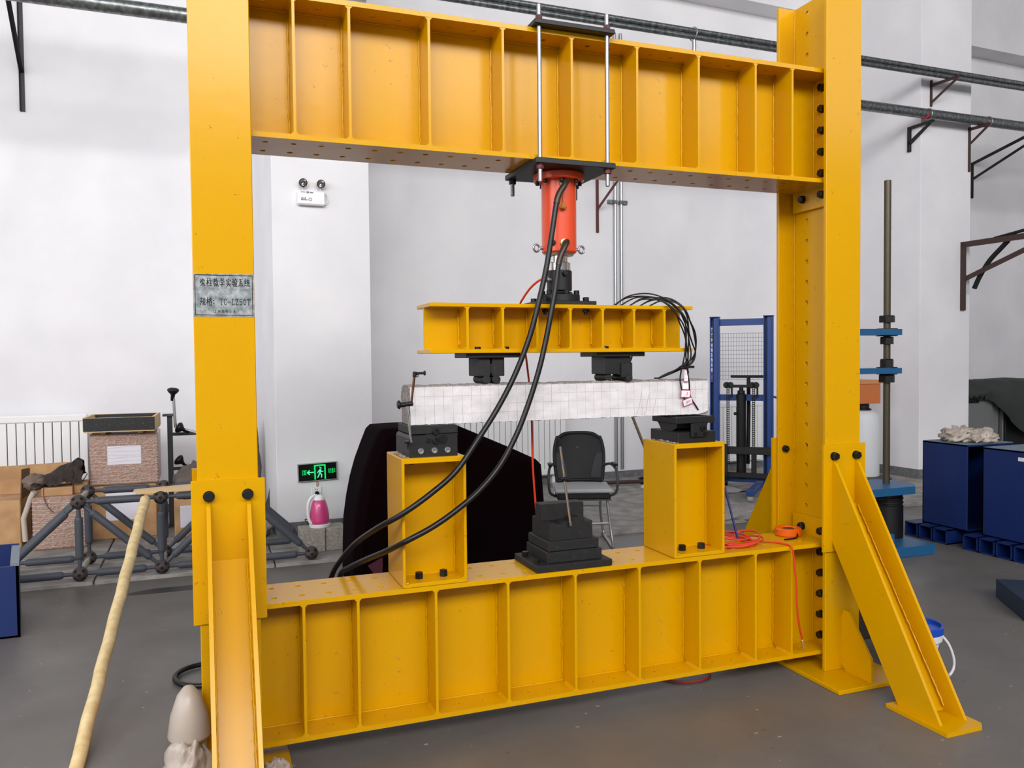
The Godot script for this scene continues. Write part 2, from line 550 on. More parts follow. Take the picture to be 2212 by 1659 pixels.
func beam(frame: Node, y0: float, y1: float, lower: bool) -> MeshInstance3D:
	var t := 0.0205
	var xa := 0.03
	var xb := FL - 0.03
	var hx := []
	for i in 25:
		hx.append(1.5 + 0.1107 * (i - 12))
	var s := S()
	var hz := [-0.0745, 0.0745]
	var B := Basis(X, Vector3(0, 0, -1), Y)
	s.plate(Transform3D(B, Vector3(0, y1, ZC)), xa, xb, -0.15, 0.15, t, hx, hz, 0.0125)
	s.plate(Transform3D(B, Vector3(0, y0 + t, ZC)), xa, xb, -0.15, 0.15, t, hx, hz, 0.0125)
	s.span(xa, xb, y0 + t, y1 - t, ZC - 0.006, ZC + 0.006, 0.001)
	for e in [-1.0, 1.0]:
		s.weld(Vector3(xa, y0 + t + 0.002, ZC + e * 0.009), Vector3(xb, y0 + t + 0.002, ZC + e * 0.009), 0.005, 5)
		s.weld(Vector3(xa, y1 - t - 0.002, ZC + e * 0.009), Vector3(xb, y1 - t - 0.002, ZC + e * 0.009), 0.005, 6)
	var b := part("lower_beam" if lower else "upper_beam", s, M.yellow, frame)
	var xs := [0.2815, 0.502, 0.8365, 1.168, 1.4975, 1.831, 2.165, 2.4925, 2.715]
	for i in xs.size():
		var x: float = xs[i]
		s = S()
		for e in [1.0, -1.0]:
			var d := 0.149
			var yy0 := y0 + t
			var yy1 := y1 - t
			var poly := pv([0.006, yy0 + 0.028, 0.03, yy0, d, yy0, d, yy1, 0.03, yy1, 0.006, yy1 - 0.028])
			s.prism(poly, -0.0055, 0.0055, Vector3(0, 0, e), Y, X, Vector3(x, 0, ZC))
			s.weld(Vector3(x + 0.008, yy0 + 0.03, ZC + e * 0.009), Vector3(x + 0.008, yy1 - 0.03, ZC + e * 0.009), 0.0052, i * 7 + int(y0 * 10))
			s.weld(Vector3(x - 0.008, yy0 + 0.03, ZC + e * 0.009), Vector3(x - 0.008, yy1 - 0.03, ZC + e * 0.009), 0.0052, i * 7 + 3 + int(y0 * 10))
			# fillet where the stiffener meets the flange edges
			for q in [[yy0, 1.0], [yy1, -1.0]]:
				for g in [-1.0, 1.0]:
					s.prism(pv([0, 0, 0.011, 0, 0, 0.011]), 0.04, d - 0.001, X * g, Y * q[1], Vector3(0, 0, e), Vector3(x + g * 0.0055, q[0], ZC))
		part("stiffener", s, M.yellow, b)
	for e in [[xa, 1.0, 0.0], [xb, -1.0, FL]]:
		s = S()
		var ya := 0.06 if lower else 2.43
		var yb := 0.783 if lower else 3.112
		s.span(e[2] + e[1] * 0.006, e[2] + e[1] * 0.030, ya, yb, -0.352, -0.036, 0.002)
		for q in [-1.0, 1.0]:
			s.weld(Vector3(e[2] + e[1] * 0.033, y0 + 0.025, ZC + q * 0.009), Vector3(e[2] + e[1] * 0.033, y1 - 0.025, ZC + q * 0.009), 0.005, 91)
		part("end_plate", s, M.yellow, b)
		for i in 6:
			var y := (0.1685 if lower else 2.493) + 0.1107 * i
			if not lower and i == 5:
				y = 3.046
			for z in [ZC - 0.0745, ZC + 0.0745]:
				bolt(b, Vector3(e[2] + e[1] * 0.03, y, z), Vector3(e[1], 0, 0), 0.034, 0.021, i * 0.7 + z)
	return b

func brace(frame: Node, cx: float, zs: float):
	var zo := 0.0 if zs > 0 else -0.388
	var o := Vector3(cx, 0, zo)
	var D := Vector3(0, 0, zs)
	var s := S()
	for e in [-1.0, 1.0]:
		var poly := pv([0.012, 0.70, 0.445, 0.018, 0.678, 0.018, 0.034, 1.10, 0.012, 1.112])
		s.prism(poly, -0.0075, 0.0075, D, Y, X, o + X * (e * 0.0735))
	# web on the slant between the two flanges
	var a := Vector2(0.012, 0.885)
	var b := Vector2(0.560, 0.018)
	var nn := Vector2(-(b - a).y, (b - a).x).normalized() * 0.006
	s.prism(PackedVector2Array([a + nn, b + nn, b - nn, a - nn]), -0.066, 0.066, D, Y, X, o)
	for e in [-1.0, 1.0]:
		var p: Vector3 = o + D * (a.x + 0.02) + Y * (a.y - 0.01) + X * (e * 0.063)
		var q: Vector3 = o + D * (b.x + 0.005) + Y * (b.y + 0.02) + X * (e * 0.063)
		s.weld(p + D * 0.006 + Y * 0.005, q + D * 0.006 + Y * 0.005, 0.005, int(cx + e * 3 + 50))
	var br := part("brace", s, M.yellow, frame)
	s = S()
	s.prism(pv([-0.135, 0.645, 0.135, 0.645, 0.135, 1.197, -0.135, 1.197]), 0.0, 0.012, X, Y, D, o)
	part("mounting_plate", s, M.yellow, br)
	s = S()
	s.prism(pv([-0.115, 0.405, 0.115, 0.405, 0.115, 0.72, 0.09, 0.745, -0.115, 0.745]), 0.0, 0.018, X, D, Y, o)
	part("foot_plate", s, M.yellow, br)
	for q in [[-0.071, 1.137], [0.071, 1.137], [-0.071, 0.68], [0.071, 0.68]]:
		if zs > 0 and q[1] < 1.0:
			continue
		bolt(br, o + X * q[0] + Y * q[1] + D * 0.012, D, 0.035, 0.022, q[0] * 9)
		# tail and nut on the inside of the flange
		var t := S()
		t.hexa(o + X * q[0] + Y * q[1] - D * 0.0224, -D, 0.035, 0.02, q[0] * 5)
		t.cyl(o + X * q[0] + Y * q[1] - D * 0.04, o + X * q[0] + Y * q[1] - D * 0.052, 0.0115, 12, 0.002)
		part("nut", t, M.bolt, br)

func plate_image() -> ImageTexture:
	var im := Image.create(1024, 736, false, Image.FORMAT_RGB8)
	var f := noise(9, 0.006, 4)
	for y in 736:
		for x in 1024:
			im.set_pixel(x, y, c8(112, 120, 122).lerp(c8(190, 194, 194), clampf(0.45 + 0.7 * f.get_noise_2d(x, y), 0, 1)))
	var k := c8(14, 16, 18)
	for q in [Rect2i(24, 20, 976, 14), Rect2i(24, 702, 976, 14), Rect2i(24, 20, 12, 696), Rect2i(988, 20, 12, 696)]:
		im.fill_rect(q, k)
	var top := [
		"0,1 1,2;0,3 1,4;0,6 2,4;3,1 6,1 5.5,4.4;4.3,1 3.2,4.6;7.4,2 8.6,4;3,2.4 2.6,3.2;1,6 9,6;5,5 5,10;5,6 1,9.6;5,6 9,9.6",
		"0,3 4,3;2,0 2,10;2,3 0,7.4;2,3.6 4,6;6,0 7,1.4;5,3 10,3;5,6 10,6;4.5,9.5 10,9.5;7.5,3 7.5,9.5",
		"1,2 5,2;3,0 3,4;0,4 6,4;5,1 1,7;2,6 5,6 3.5,7.5;3.5,7 3.5,10 2.5,9.5;1,8.5 5.5,8;7,0 6,4;6.5,3 10,3;9,3 6,10;7,5 10,10",
		"3,0 3.4,2;5,0 5.3,2;8,0 7,2;1,4.4 1,3 9,3 9,4.4;3,5 7,5 5,6.5;5,6.5 5,10 4,9.5;1,7.5 9,7.5",
		"5,0 5,1.4;1,3.2 1,1.6 9,1.6 9,3.2;3,3 4,4.2;2.5,4.8 3.5,6;1,7 9,7;5.5,3 5.5,7 2,10;6,7.6 9,10",
		"0.5,1 3.5,1 3,5;1,2.6 1,5 4,5 3.5,9.5 2.5,9;0,7.2 3,7.2;7,0 4.5,4;7,0 10,4;5.5,4.5 8.5,4.5;5.5,6 6,8.4;7,5.5 7.3,8.2;9,5.5 8,8.6;4.5,9.5 10,9.5",
		"8,0 2,1;5,1 3,3 6,3;7,2.5 2,5.5 8,5.2;5,5.4 5,10;3,7 1,9.4;7,7 9,9.4",
		"2,0 0.5,3 3,3;3,3 0.5,6 3.5,5.5;0,9 4,8;7,0 7,1.5;4.5,2 10,2;7,2 5,4.5 9,4.2;8.5,3.5 9.5,5;6.5,5 6,8 4.5,10;8,5 8,9.5 10,9.5 10,8"]
	for i in 8:
		glyph(im, top[i], Vector2(118 + i * 106, 84), Vector2(88, 132), 11, k)
	var mid := [
		"0,2 4,2;0,5 4.5,5;2,0 2,5 0,10;2,5 4,8;5.5,1 5.5,6.5;5.5,1 9,1 9,6.5;7.3,2.5 7,6 5,10;7.5,6.5 7.5,9.5 10,9.5 10,8",
		"0,3 4,3;2,0 2,10;2,3 0,7.4;2,3.6 4,6;7,0 5,3.5;6.5,1.5 9.5,1.5 5,6;6,3 10,6;5.5,6.5 9,6.5 9,10 5.5,10 5.5,6.5"]
	for i in 2:
		glyph(im, mid[i], Vector2(112 + i * 106, 408), Vector2(88, 132), 11, k)
	glyph(im, "2,3 2.6,3;2,8 2.6,8", Vector2(322, 430), Vector2(60, 100), 16, k)
	var lat := ["0,0 10,0;0,0 0,2;10,0 10,2;5,0 5,10;3,10 7,10", "9,3 9,0 7,0 4,0 1,3 1,7 4,10 7,10 9,8", "0,5.5 9,5.5", "1,0 5,0;3,0 3,10;1,10 9,10 9,7.4", "1,2 1,0 9,0 1,10 9,10 9,8",
		"9,0 2,0 1.6,4.6 5,4 8,5 9,7 8,9.4 5,10 1,9", "5,0 2,2 1.4,5 2,8 5,10 8,8 8.6,5 8,2 5,0", "0,0 10,0;0,0 0,2;10,0 10,2;5,0 5,10;3,10 7,10"]
	for i in 8:
		glyph(im, lat[i], Vector2(438 + i * 66, 432), Vector2(50, 100), 10, k)
	var low := ["5,0 5,9.5;5,4 8,4;1,9.5 9,9.5", "0,1 1,2;0,4 1,5;0,9 2,6;4,0 3,3;3.5,1.5 9,1.5;4,3.5 3.5,8;4,3.5 8.5,3.5 8,10;2.5,6 10,6;5.5,4 6.5,5;5.5,7 6.5,8", "1,10 1,1 9,1 9,10 8,9.5;3,3 7,3;3,5 7,5 7,8 3,8 3,5",
		"2.5,0 0,4;2.5,0 5,4;1,4.5 4,4.5;0.6,6 4.6,6 3,9;6,1 9.6,1 9.6,9.6 8.8,9;6,1 6,9;6,4 9.6,4;6,6.6 9.6,6.6", "1,9.5 9,9.5;2,4 8,4;5,0 5,9.5", "1,3 9,3;5,0 5,10;5,3 1,9;5,3 9,9"]
	for i in 6:
		glyph(im, low[i], Vector2(336 + i * 64, 622), Vector2(46, 52), 6, k.lerp(c8(120, 126, 128), 0.2))
	return ImageTexture.create_from_image(im)

func loading_frame():
	var fr := thing("loading_frame", "tall yellow steel loading frame with two bolted columns, two ribbed beams and slanted braces", "test frame")
	var cl := column(fr, 0.0, -1.0)
	column(fr, FL, 1.0)
	beam(fr, 0.0985, 0.6805, true)
	beam(fr, 2.535, 3.1115, false)
	for cx in [0.0, FL]:
		for zs in [1.0, -1.0]:
			brace(fr, cx, zs)
	var s := S()
	s.span(-0.1105, 0.1105, 1.825, 1.989, 0.0, 0.002, 0.0006)
	var p := part("nameplate", s, M.steel, cl, "brushed metal nameplate with black lettering on the left column")
	s = S()
	s.quad(Vector3(-0.1105, 1.825, 0.0023), Vector3(0.1105, 1.825, 0.0023), Vector3(0.1105, 1.989, 0.0023), Vector3(-0.1105, 1.989, 0.0023), Z, true)
	var m := mat(Color.WHITE, 0.32, 0.35)
	m.albedo_texture = plate_image()
	p.mesh = _two(p.mesh, s.mesh(), M.steel, m)
	p.material_override = null

func _two(a: ArrayMesh, b: ArrayMesh, ma: Material, mb: Material) -> ArrayMesh:
	var o := ArrayMesh.new()
	o.add_surface_from_arrays(Mesh.PRIMITIVE_TRIANGLES, a.surface_get_arrays(0))
	o.add_surface_from_arrays(Mesh.PRIMITIVE_TRIANGLES, b.surface_get_arrays(0))
	o.surface_set_material(0, ma)
	o.surface_set_material(1, mb)
	return o

# ---------------------------------------------------------------- loading gear
func gear():
	var s: Sh
	# clamp round the upper beam
	var t := thing("beam_clamp", "two black clamp plates and four long threaded rods gripping the upper yellow beam", "clamp", Vector3(1.4955, 2.5, ZC))
	s = S()
	s.span(1.300, 1.691, 2.509, 2.534, -0.393, 0.005, 0.003)
	part("lower_plate", s, M.black, t)
	s = S()
	s.span(1.300, 1.691, 3.112, 3.134, -0.393, 0.005, 0.003)
	part("upper_plate", s, M.black, t)
	for x in [1.329, 1.662]:
		for z in [-0.0215, -0.3665]:
			s = S()
			s.cyl(Vector3(x, 2.432, z), Vector3(x, 3.205, z), 0.0098, 12, 0.002)
			var r := part("threaded_rod", s, M.thread, t)
			for q in [[2.509, -1.0], [3.134, 1.0]]:
				s = S()
				s.lathe([Vector2(0, 0), Vector2(0.02, 0), Vector2(0.02, 0.003), Vector2(0, 0.003)], Vector3(x, q[0], z), Vector3(0, q[1], 0), 14)
				s.hexa(Vector3(x, q[0] + q[1] * 0.003, z), Vector3(0, q[1], 0), 0.03, 0.018, x * 3)
				part("nut", s, M.redbrown if z > -0.2 else M.bolt, r)
	# jack
	var jx := 1.4945
	t = thing("hydraulic_jack", "orange hydraulic jack cylinder hung under the upper yellow beam", "jack", Vector3(jx, 2.09, ZC))
	s = S()
	s.lathe([Vector2(0, 2.14), Vector2(0.074, 2.14), Vector2(0.0815, 2.148), Vector2(0.0815, 2.49), Vector2(0, 2.49)], Vector3(jx, 0, ZC), Y, 40)
	var cy := part("cylinder", s, M.orange, t)
	s = S()
	s.lathe([Vector2(0.07, 2.474), Vector2(0.115, 2.474), Vector2(0.119, 2.478), Vector2(0.119, 2.505), Vector2(0.115, 2.509), Vector2(0, 2.509)], Vector3(jx, 0, ZC), Y, 40)
	var fl := part("flange", s, M.orange, t)
	for k in 8:
		var a := TAU * (k + 0.35) / 8
		s = S()
		s.cyl(Vector3(jx + cos(a) * 0.1, 2.474, ZC + sin(a) * 0.1), Vector3(jx + cos(a) * 0.1, 2.458, ZC + sin(a) * 0.1), 0.0095, 12, 0.002)
		part("bolt", s, M.bolt, fl)
	for q in [[1.354, -0.05], [1.635, -0.05], [1.635, -0.345], [1.354, -0.345]]:
		if q[0] == 1.354 and q[1] > -0.2:
			continue
	for y in [2.452, 2.180]:
		s = S()
		s.lathe([Vector2(0, 0), Vector2(0.021, 0), Vector2(0.021, 0.012), Vector2(0.014, 0.014), Vector2(0.014, 0.03), Vector2(0, 0.03)], Vector3(jx - 0.01, y, ZC + 0.074), Z, 14)
		var po := part("oil_port", s, mat(c8(168, 152, 104), 0.35, 0.8), t)
	s = S()
	s.tube([Vector3(jx - 0.012, 2.44, ZC + 0.092), Vector3(jx - 0.016, 2.40, ZC + 0.089), Vector3(jx - 0.018, 2.36, ZC + 0.087)], 0.003, 6)
	s.lathe([Vector2(0, 0), Vector2(0.016, 0.0), Vector2(0.017, 0.008), Vector2(0.009, 0.012), Vector2(0.007, 0.024), Vector2(0, 0.026)], Vector3(jx - 0.018, 2.338, ZC + 0.088), Vector3(0, 0.9, 0.25).normalized(), 14)
	part("dust_cap", s, mat(c8(176, 118, 40), 0.5), t, "ochre dust cap on a strap")
	for e in [-1.0, 1.0]:
		s = S()
		s.cyl(Vector3(jx + e * 0.076, 2.164, ZC), Vector3(jx + e * 0.098, 2.164, ZC), 0.008, 12, 0.001)
		s.ring(Vector3(jx + e * 0.115, 2.164, ZC), Vector3(0.25, 0, 1).normalized(), 0.0165, 0.0052, 22, 10)
		part("eye_bolt", s, M.steel, t)
	s = S()
	s.lathe([Vector2(0, 0), Vector2(0.014, 0), Vector2(0.014, 0.018), Vector2(0, 0.02)], Vector3(jx - 0.055, 2.184, ZC + 0.056), Vector3(-0.7, 0, 0.7).normalized(), 14)
	part("plug", s, M.black, t)
	s = S()
	s.lathe([Vector2(0, 2.098), Vector2(0.04, 2.098), Vector2(0.04, 2.142), Vector2(0, 2.142)], Vector3(jx, 0, ZC), Y, 28)
	part("piston_rod", s, M.chrome, t)
	s = S()
	s.lathe([Vector2(0.04, 2.131), Vector2(0.066, 2.131), Vector2(0.07, 2.141), Vector2(0.05, 2.142)], Vector3(jx, 0, ZC), Y, 28)
	part("seal_ring", s, M.steel, t)
	# load cell
	t = thing("load_cell", "black load cell with bright collar bolted on the short yellow beam below the jack", "load cell", Vector3(jx, 1.897, ZC))
	s = S()
	s.lathe([Vector2(0, 1.955), Vector2(0.045, 1.955), Vector2(0.045, 1.965), Vector2(0.059, 1.969), Vector2(0.059, 2.058), Vector2(0.054, 2.062), Vector2(0, 2.062)], Vector3(jx, 0, ZC), Y, 32)
	part("body", s, M.black, t)
	s = S()
	s.lathe([Vector2(0, 2.06), Vector2(0.053, 2.06), Vector2(0.053, 2.096), Vector2(0.05, 2.099), Vector2(0, 2.099)], Vector3(jx, 0, ZC), Y, 32)
	part("collar", s, M.chrome, t)
	s = S()
	s.lathe([Vector2(0, 1.914), Vector2(0.096, 1.914), Vector2(0.096, 1.946), Vector2(0.07, 1.95), Vector2(0.06, 1.957), Vector2(0, 1.957)], Vector3(jx, 0, ZC), Y, 32)
	var lf := part("flange", s, M.black, t)
	for k in 6:
		var a := TAU * (k + 0.5) / 6
		s = S()
		s.cyl(Vector3(jx + cos(a) * 0.08, 1.946, ZC + sin(a) * 0.08), Vector3(jx + cos(a) * 0.08, 1.968, ZC + sin(a) * 0.08), 0.0135, 14, 0.002)
		part("cap_screw", s, M.bolt, lf)
	s = S()
	s.span(jx - 0.137, jx + 0.137, 1.897, 1.9145, ZC - 0.115, ZC + 0.115, 0.002)
	var lp := part("base_plate", s, M.black, t)
	for a in [-1.0, 1.0]:
		for b in [-1.0, 1.0]:
			var p := Vector3(jx + a * 0.103, 1.9145, ZC + b * 0.07)
			s = S()
			s.cyl(p, p + Y * 0.004, 0.016, 14)
			s.cyl(p + Y * 0.003, p + Y * 0.02, 0.0145, 14, 0.002)
			part("cap_screw", s, M.bolt, lp)
			p.y = 1.878
			s = S()
			s.hexa(p, -Y, 0.028, 0.014, a)
			s.cyl(p - Y * 0.013, p - Y * 0.026, 0.009, 12, 0.001)
			part("nut", s, M.bolt, lp)
	s = S()
	s.cyl(Vector3(jx - 0.055, 2.016, ZC + 0.02), Vector3(jx - 0.085, 2.016, ZC + 0.03), 0.011, 14, 0.001)
	s.cyl(Vector3(jx - 0.068, 2.016, ZC + 0.024), Vector3(jx - 0.074, 2.016, ZC + 0.026), 0.014, 14, 0.001)
	part("connector", s, M.steel, t)
	s = S()
	s.cyl(Vector3(jx, 2.045, ZC + 0.055), Vector3(jx, 2.045, ZC + 0.075), 0.012, 14, 0.002)
	part("screw", s, M.bolt, t)
	# its orange cable
	s = Sh.new(Transform3D(Basis(), -Vector3(1.40, 1.9, -0.2)))
	s.tube(spline(v3([1.411, 2.017, -0.163, 1.388, 2.015, -0.172, 1.362, 1.985, -0.22, 1.350, 1.94, -0.29, 1.352, 1.90, -0.345, 1.362, 1.8, -0.352, 1.39, 1.62, -0.352, 1.41, 1.40, -0.352, 1.42, 1.1, -0.36, 1.452, 0.75, -0.372, 1.46, 0.70, -0.38]), 8), 0.0052, 8)
	single("signal_cable", s, mat(c8(206, 56, 14), 0.4), "thin orange cable running from the load cell down behind the concrete beam", "cable", Vector3(1.40, 1.9, -0.2))
	spreader()
	supports()

func spreader():
	var t := thing("spreader_beam", "short yellow ribbed steel beam held between the jack and the white concrete beam", "beam", Vector3(1.4915, 1.678, ZC))
	var s := S()
	s.span(0.834, 2.149, 1.678, 1.695, ZC - 0.1165, ZC + 0.1165, 0.002)
	s.span(0.834, 2.149, 1.880, 1.897, ZC - 0.1165, ZC + 0.1165, 0.002)
	s.span(0.836, 2.147, 1.694, 1.881, ZC - 0.005, ZC + 0.005, 0.001)
	var b := part("beam", s, M.yellow, t)
	for i in 7:
		var x := 1.003 + 0.1648 * i
		s = S()
		for e in [1.0, -1.0]:
			s.prism(pv([0.005, 1.713, 0.022, 1.695, 0.116, 1.695, 0.116, 1.88, 0.022, 1.88, 0.005, 1.862]), -0.0055, 0.0055, Vector3(0, 0, e), Y, X, Vector3(x, 0, ZC))
			s.weld(Vector3(x - 0.008, 1.715, ZC + e * 0.009), Vector3(x - 0.008, 1.86, ZC + e * 0.009), 0.0065, i * 3 + 200)
			s.weld(Vector3(x + 0.008, 1.715, ZC + e * 0.009), Vector3(x + 0.008, 1.86, ZC + e * 0.009), 0.005, i * 3 + 201)
			for q in [[1.695, 1.0], [1.88, -1.0]]:
				for g in [-1.0, 1.0]:
					s.prism(pv([0, 0, 0.009, 0, 0, 0.009]), 0.02, 0.1155, X * g, Y * q[1], Vector3(0, 0, e), Vector3(x + g * 0.0055, q[0], ZC))
		part("stiffener", s, M.yellow, b)
	# roller heads bolted under it
	for q in [[1.127, 0.0], [1.765, 1.0]]:
		var x: float = q[0]
		t = thing("roller_head", "left black roller head with twin blocks pressing on the white concrete beam" if q[1] == 0 else "right black roller head with a steel pin pressing on the white concrete beam", "roller bearing", Vector3(x, 1.535, ZC), "roller heads under the short yellow beam")
		s = S()
		s.span(x - 0.123, x + 0.134, 1.657, 1.678, ZC - 0.09, ZC + 0.09, 0.002)
		var pl := part("mounting_plate", s, M.black, t)
		for a in [-0.06, 0.075]:
			for z in [-0.06, 0.06]:
				s = S()
				s.hexa(Vector3(x + a, 1.695, ZC + z), Y, 0.024, 0.012, 0.3)
				part("nut", s, M.bolt, pl)
		if q[1] == 0:
			for a in [-0.033, 0.034]:
				s = S()
				s.span(x + a - 0.0295, x + a + 0.029, 1.574, 1.658, ZC - 0.07, ZC + 0.07, 0.003)
				part("block", s, M.dusty, t)
			s = S()
			s.span(x - 0.028, x + 0.03, 1.585, 1.632, ZC - 0.065, ZC + 0.065, 0.003)
			part("block", s, M.dusty, t)
			for a in [-0.022, 0.024]:
				s = S()
				s.cyl(Vector3(x + a, 1.559, ZC - 0.072), Vector3(x + a, 1.559, ZC + 0.072), 0.02, 18, 0.003)
				part("roller", s, M.dusty, t)
		else:
			s = S()
			s.span(x - 0.073, x + 0.07, 1.573, 1.658, ZC - 0.07, ZC + 0.07, 0.003)
			part("block", s, M.black, t)
			s = S()
			s.span(x + 0.012, x + 0.07, 1.556, 1.628, ZC + 0.06, ZC + 0.085, 0.004)
			part("retainer", s, M.dusty, t)
			s = S()
			s.cyl(Vector3(x - 0.045, 1.558, ZC - 0.06), Vector3(x - 0.045, 1.558, ZC + 0.06), 0.019, 18, 0.003)
			part("roller", s, M.dusty, t)
			s = S()
			s.cyl(Vector3(x + 0.046, 1.554, ZC - 0.06), Vector3(x + 0.046, 1.554, ZC + 0.1), 0.0165, 18, 0.003)
			part("roller", s, M.dusty, t)

func beam_grid() -> ImageTexture:
	var w := 2048
	var h := 256
	var im := Image.create(w, h, false, Image.FORMAT_RGB8)
	var f := noise(33, 0.01, 4)
	for y in h:
		for x in w:
			var v := 0.5 + 0.9 * f.get_noise_2d(x * 0.6, y)
			im.set_pixel(x, y, c8(206, 201, 201).lerp(c8(222, 218, 219), clampf(v, 0, 1)))
	var r := RandomNumberGenerator.new()
	r.seed = 4
	for i in 36:
		var x0 := 26 + i * 58.2
		for y in h:
			if r.randf() < 0.9:
				im.fill_rect(Rect2i(clampi(int(x0 + y * 0.015), 0, w - 3), y, 2, 1), c8(186, 182, 184).lerp(c8(140, 136, 138), 0.5 + 0.5 * sin(i * 2.1 + y * 0.02)))
	for k in 3:
		for x in w:
			var q := 0.5 + 0.5 * sin(x * 0.007 + k * 2.0)
			if r.randf() < 0.45 + 0.5 * q:
				im.fill_rect(Rect2i(x, 60 + k * 64 + int(3 * sin(x * 0.004 + k)), 1, 2), c8(196, 192, 194).lerp(c8(156, 152, 154), q))
	# hairline cracks near the right third
	for c in 3:
		var x := 1500.0 + c * 60
		for y in range(250, 60 + c * 30, -1):
			x += r.randf_range(-0.6, 1.0)
			im.fill_rect(Rect2i(int(x), y, 2, 1), c8(128, 122, 122))
	for i in 60:
		im.fill_rect(Rect2i(r.randi_range(4, w - 8), r.randi_range(4, h - 8), r.randi_range(1, 5), r.randi_range(1, 3)), c8(150, 144, 142))
	return ImageTexture.create_from_image(im)

func supports():
	var s: Sh
	# concrete beam: ragged core of mortar, chalk-white coat with pencil grid on the front
	var t := thing("concrete_beam", "long white-painted concrete test beam with a pencil grid lying on two supports", "beam", Vector3(1.508, 1.366, ZC))
	s = S()
	var f := noise(77, 9.0, 4)
	var rows := []
	var nx := 150
	for i in nx + 1:
		var x := 0.742 + 1.528 * i / nx
		var ys := [1.368, 1.368, 1.368, 1.45, 1.54, 1.545, 1.545, 1.545, 1.54, 1.45, 1.368, 1.368]
		var zs := [-0.115, -0.16, -0.22, -0.273, -0.273, -0.25, -0.19, -0.15, -0.116, -0.116, -0.116, -0.116]
		ys = [1.368, 1.368, 1.368, 1.372, 1.41, 1.49, 1.532, 1.538, 1.54, 1.540, 1.538, 1.530, 1.49, 1.41, 1.372]
		zs = [-0.12, -0.17, -0.23, -0.268, -0.273, -0.273, -0.268, -0.245, -0.20, -0.15, -0.125, -0.119, -0.118, -0.118, -0.119]
		var row := []
		for j in ys.size():
			var k := 0.0035
			if j >= 6 and j <= 11:
				k = 0.008
			var p := Vector3(x, ys[j], zs[j])
			p.y += k * f.get_noise_3d(x * 2.2, j * 0.31, 3.0) + (0.004 * absf(f.get_noise_2d(x * 6.0, j)) if j >= 6 and j <= 11 else 0.0)
			if i == 0 or i == nx:
				p.x += (0.014 if i == 0 else -0.014) * (0.6 + f.get_noise_2d(j * 0.9, i)) 
				p = p.lerp(Vector3(x, 1.455, -0.195), 0.06 if j in [0, 3, 6, 11, 14] else 0.02)
			row.append(p)
		rows.append(row)
	s.grid(rows, true, null)
	for e in [[0, -1.0], [nx, 1.0]]:
		var c := Vector3(rows[e[0]][0].x + e[1] * 0.004, 1.455, -0.195)
		var row: Array = rows[e[0]]
		for j in row.size():
			var n := Vector3(e[1], 0, 0)
			s.tri(c, row[j], row[(j + 1) % row.size()], n, n, n)
	part("core", s, M.mortar, t, "grey ragged concrete showing along the top edge")
	s = S()
	var front := []
	for j in 5:
		var row := []
		for i in 241:
			var x := 0.752 + 1.508 * i / 240
			var y: float = [1.5325, 1.49, 1.45, 1.41, 1.3695][j]
			if j == 0 or j == 4:
				y += 0.0022 * f.get_noise_2d(x * 7.0, j * 3.0) + 0.0012 * f.get_noise_2d(x * 31.0, j * 3.0)
				if x > 2.2 and j == 4:
					y += (x - 2.2) * (x - 2.2) * 5.0
			if i == 0 or i == 240:
				x += 0.004 * f.get_noise_2d(j * 2.0, i)
			row.append(Vector3(x, y, -0.1142))
		front.append(row)
	s.grid(front, false, Vector3(1.5, 1.45, -1.0), true)
	var back := []
	for q in front:
		var row := []
		for p in q:
			row.append(Vector3(p.x, p.y, -0.1172))
		back.append(row)
	for q in [0, 4]:
		s.grid([front[q], back[q]], false, Vector3(1.5, 1.45, -1.0))
	var m := mat(Color.WHITE, 0.8)
	m.albedo_texture = beam_grid()
	part("painted_face", s, m, t, "white painted face with a pencilled grid")
	# pedestals
	for q in [[0.8365, "yellow steel pedestal box crossed by black hoses under the concrete beam's left end", 0.0], [2.1665, "yellow steel pedestal box beside the orange tube coil under the concrete beam's right end", 0.0]]:
		var x: float = q[0]
		t = thing("pedestal", q[1], "pedestal", Vector3(x, 0.6805, ZC), "yellow pedestals on the lower beam")
		s = S()
		s.span(x - 0.1425, x - 0.1295, 0.6815, 1.2335, -0.344, -0.044, 0.003)
		s.span(x + 0.1295, x + 0.1425, 0.6815, 1.2335, -0.344, -0.044, 0.003)
		s.span(x - 0.136, x + 0.136, 0.6815, 0.6985, -0.3435, -0.0445, 0.002)
		s.span(x - 0.136, x + 0.136, 1.2105, 1.2335, -0.3435, -0.0445, 0.002)
		s.span(x - 0.131, x + 0.131, 0.697, 1.212, ZC - 0.005, ZC + 0.005, 0.001)
		for e in [-1.0, 1.0]:
			s.weld(Vector3(x + e * 0.127, 0.70, ZC + 0.008), Vector3(x + e * 0.127, 1.21, ZC + 0.008), 0.005, int(x * 10))
			s.weld(Vector3(x + e * 0.13, 0.701, -0.046), Vector3(x + e * 0.118, 0.701, -0.046), 0.004, 4)
		s.weld(Vector3(x - 0.128, 0.70, ZC + 0.008), Vector3(x + 0.128, 0.70, ZC + 0.008), 0.004, 8)
		var b := part("box", s, M.yellow, t)
		for a in [-0.055, 0.055]:
			s = S()
			s.hexa(Vector3(x + a, 0.6985, ZC + 0.0745), Y, 0.032, 0.028, a)
			part("bolt", s, M.bolt, b)
		for a in [-0.084, 0.076]:
			s = S()
			s.cyl(Vector3(x + a, 1.211, ZC + 0.085), Vector3(x + a, 1.2, ZC + 0.085), 0.0135, 14, 0.002)
			part("bolt", s, M.bolt, b)
	# left hinge support
	t = thing("hinge_support", "black hinge support with bright socket screws under the left end of the concrete beam", "support", Vector3(0.84, 1.2335, ZC))
	s = S()
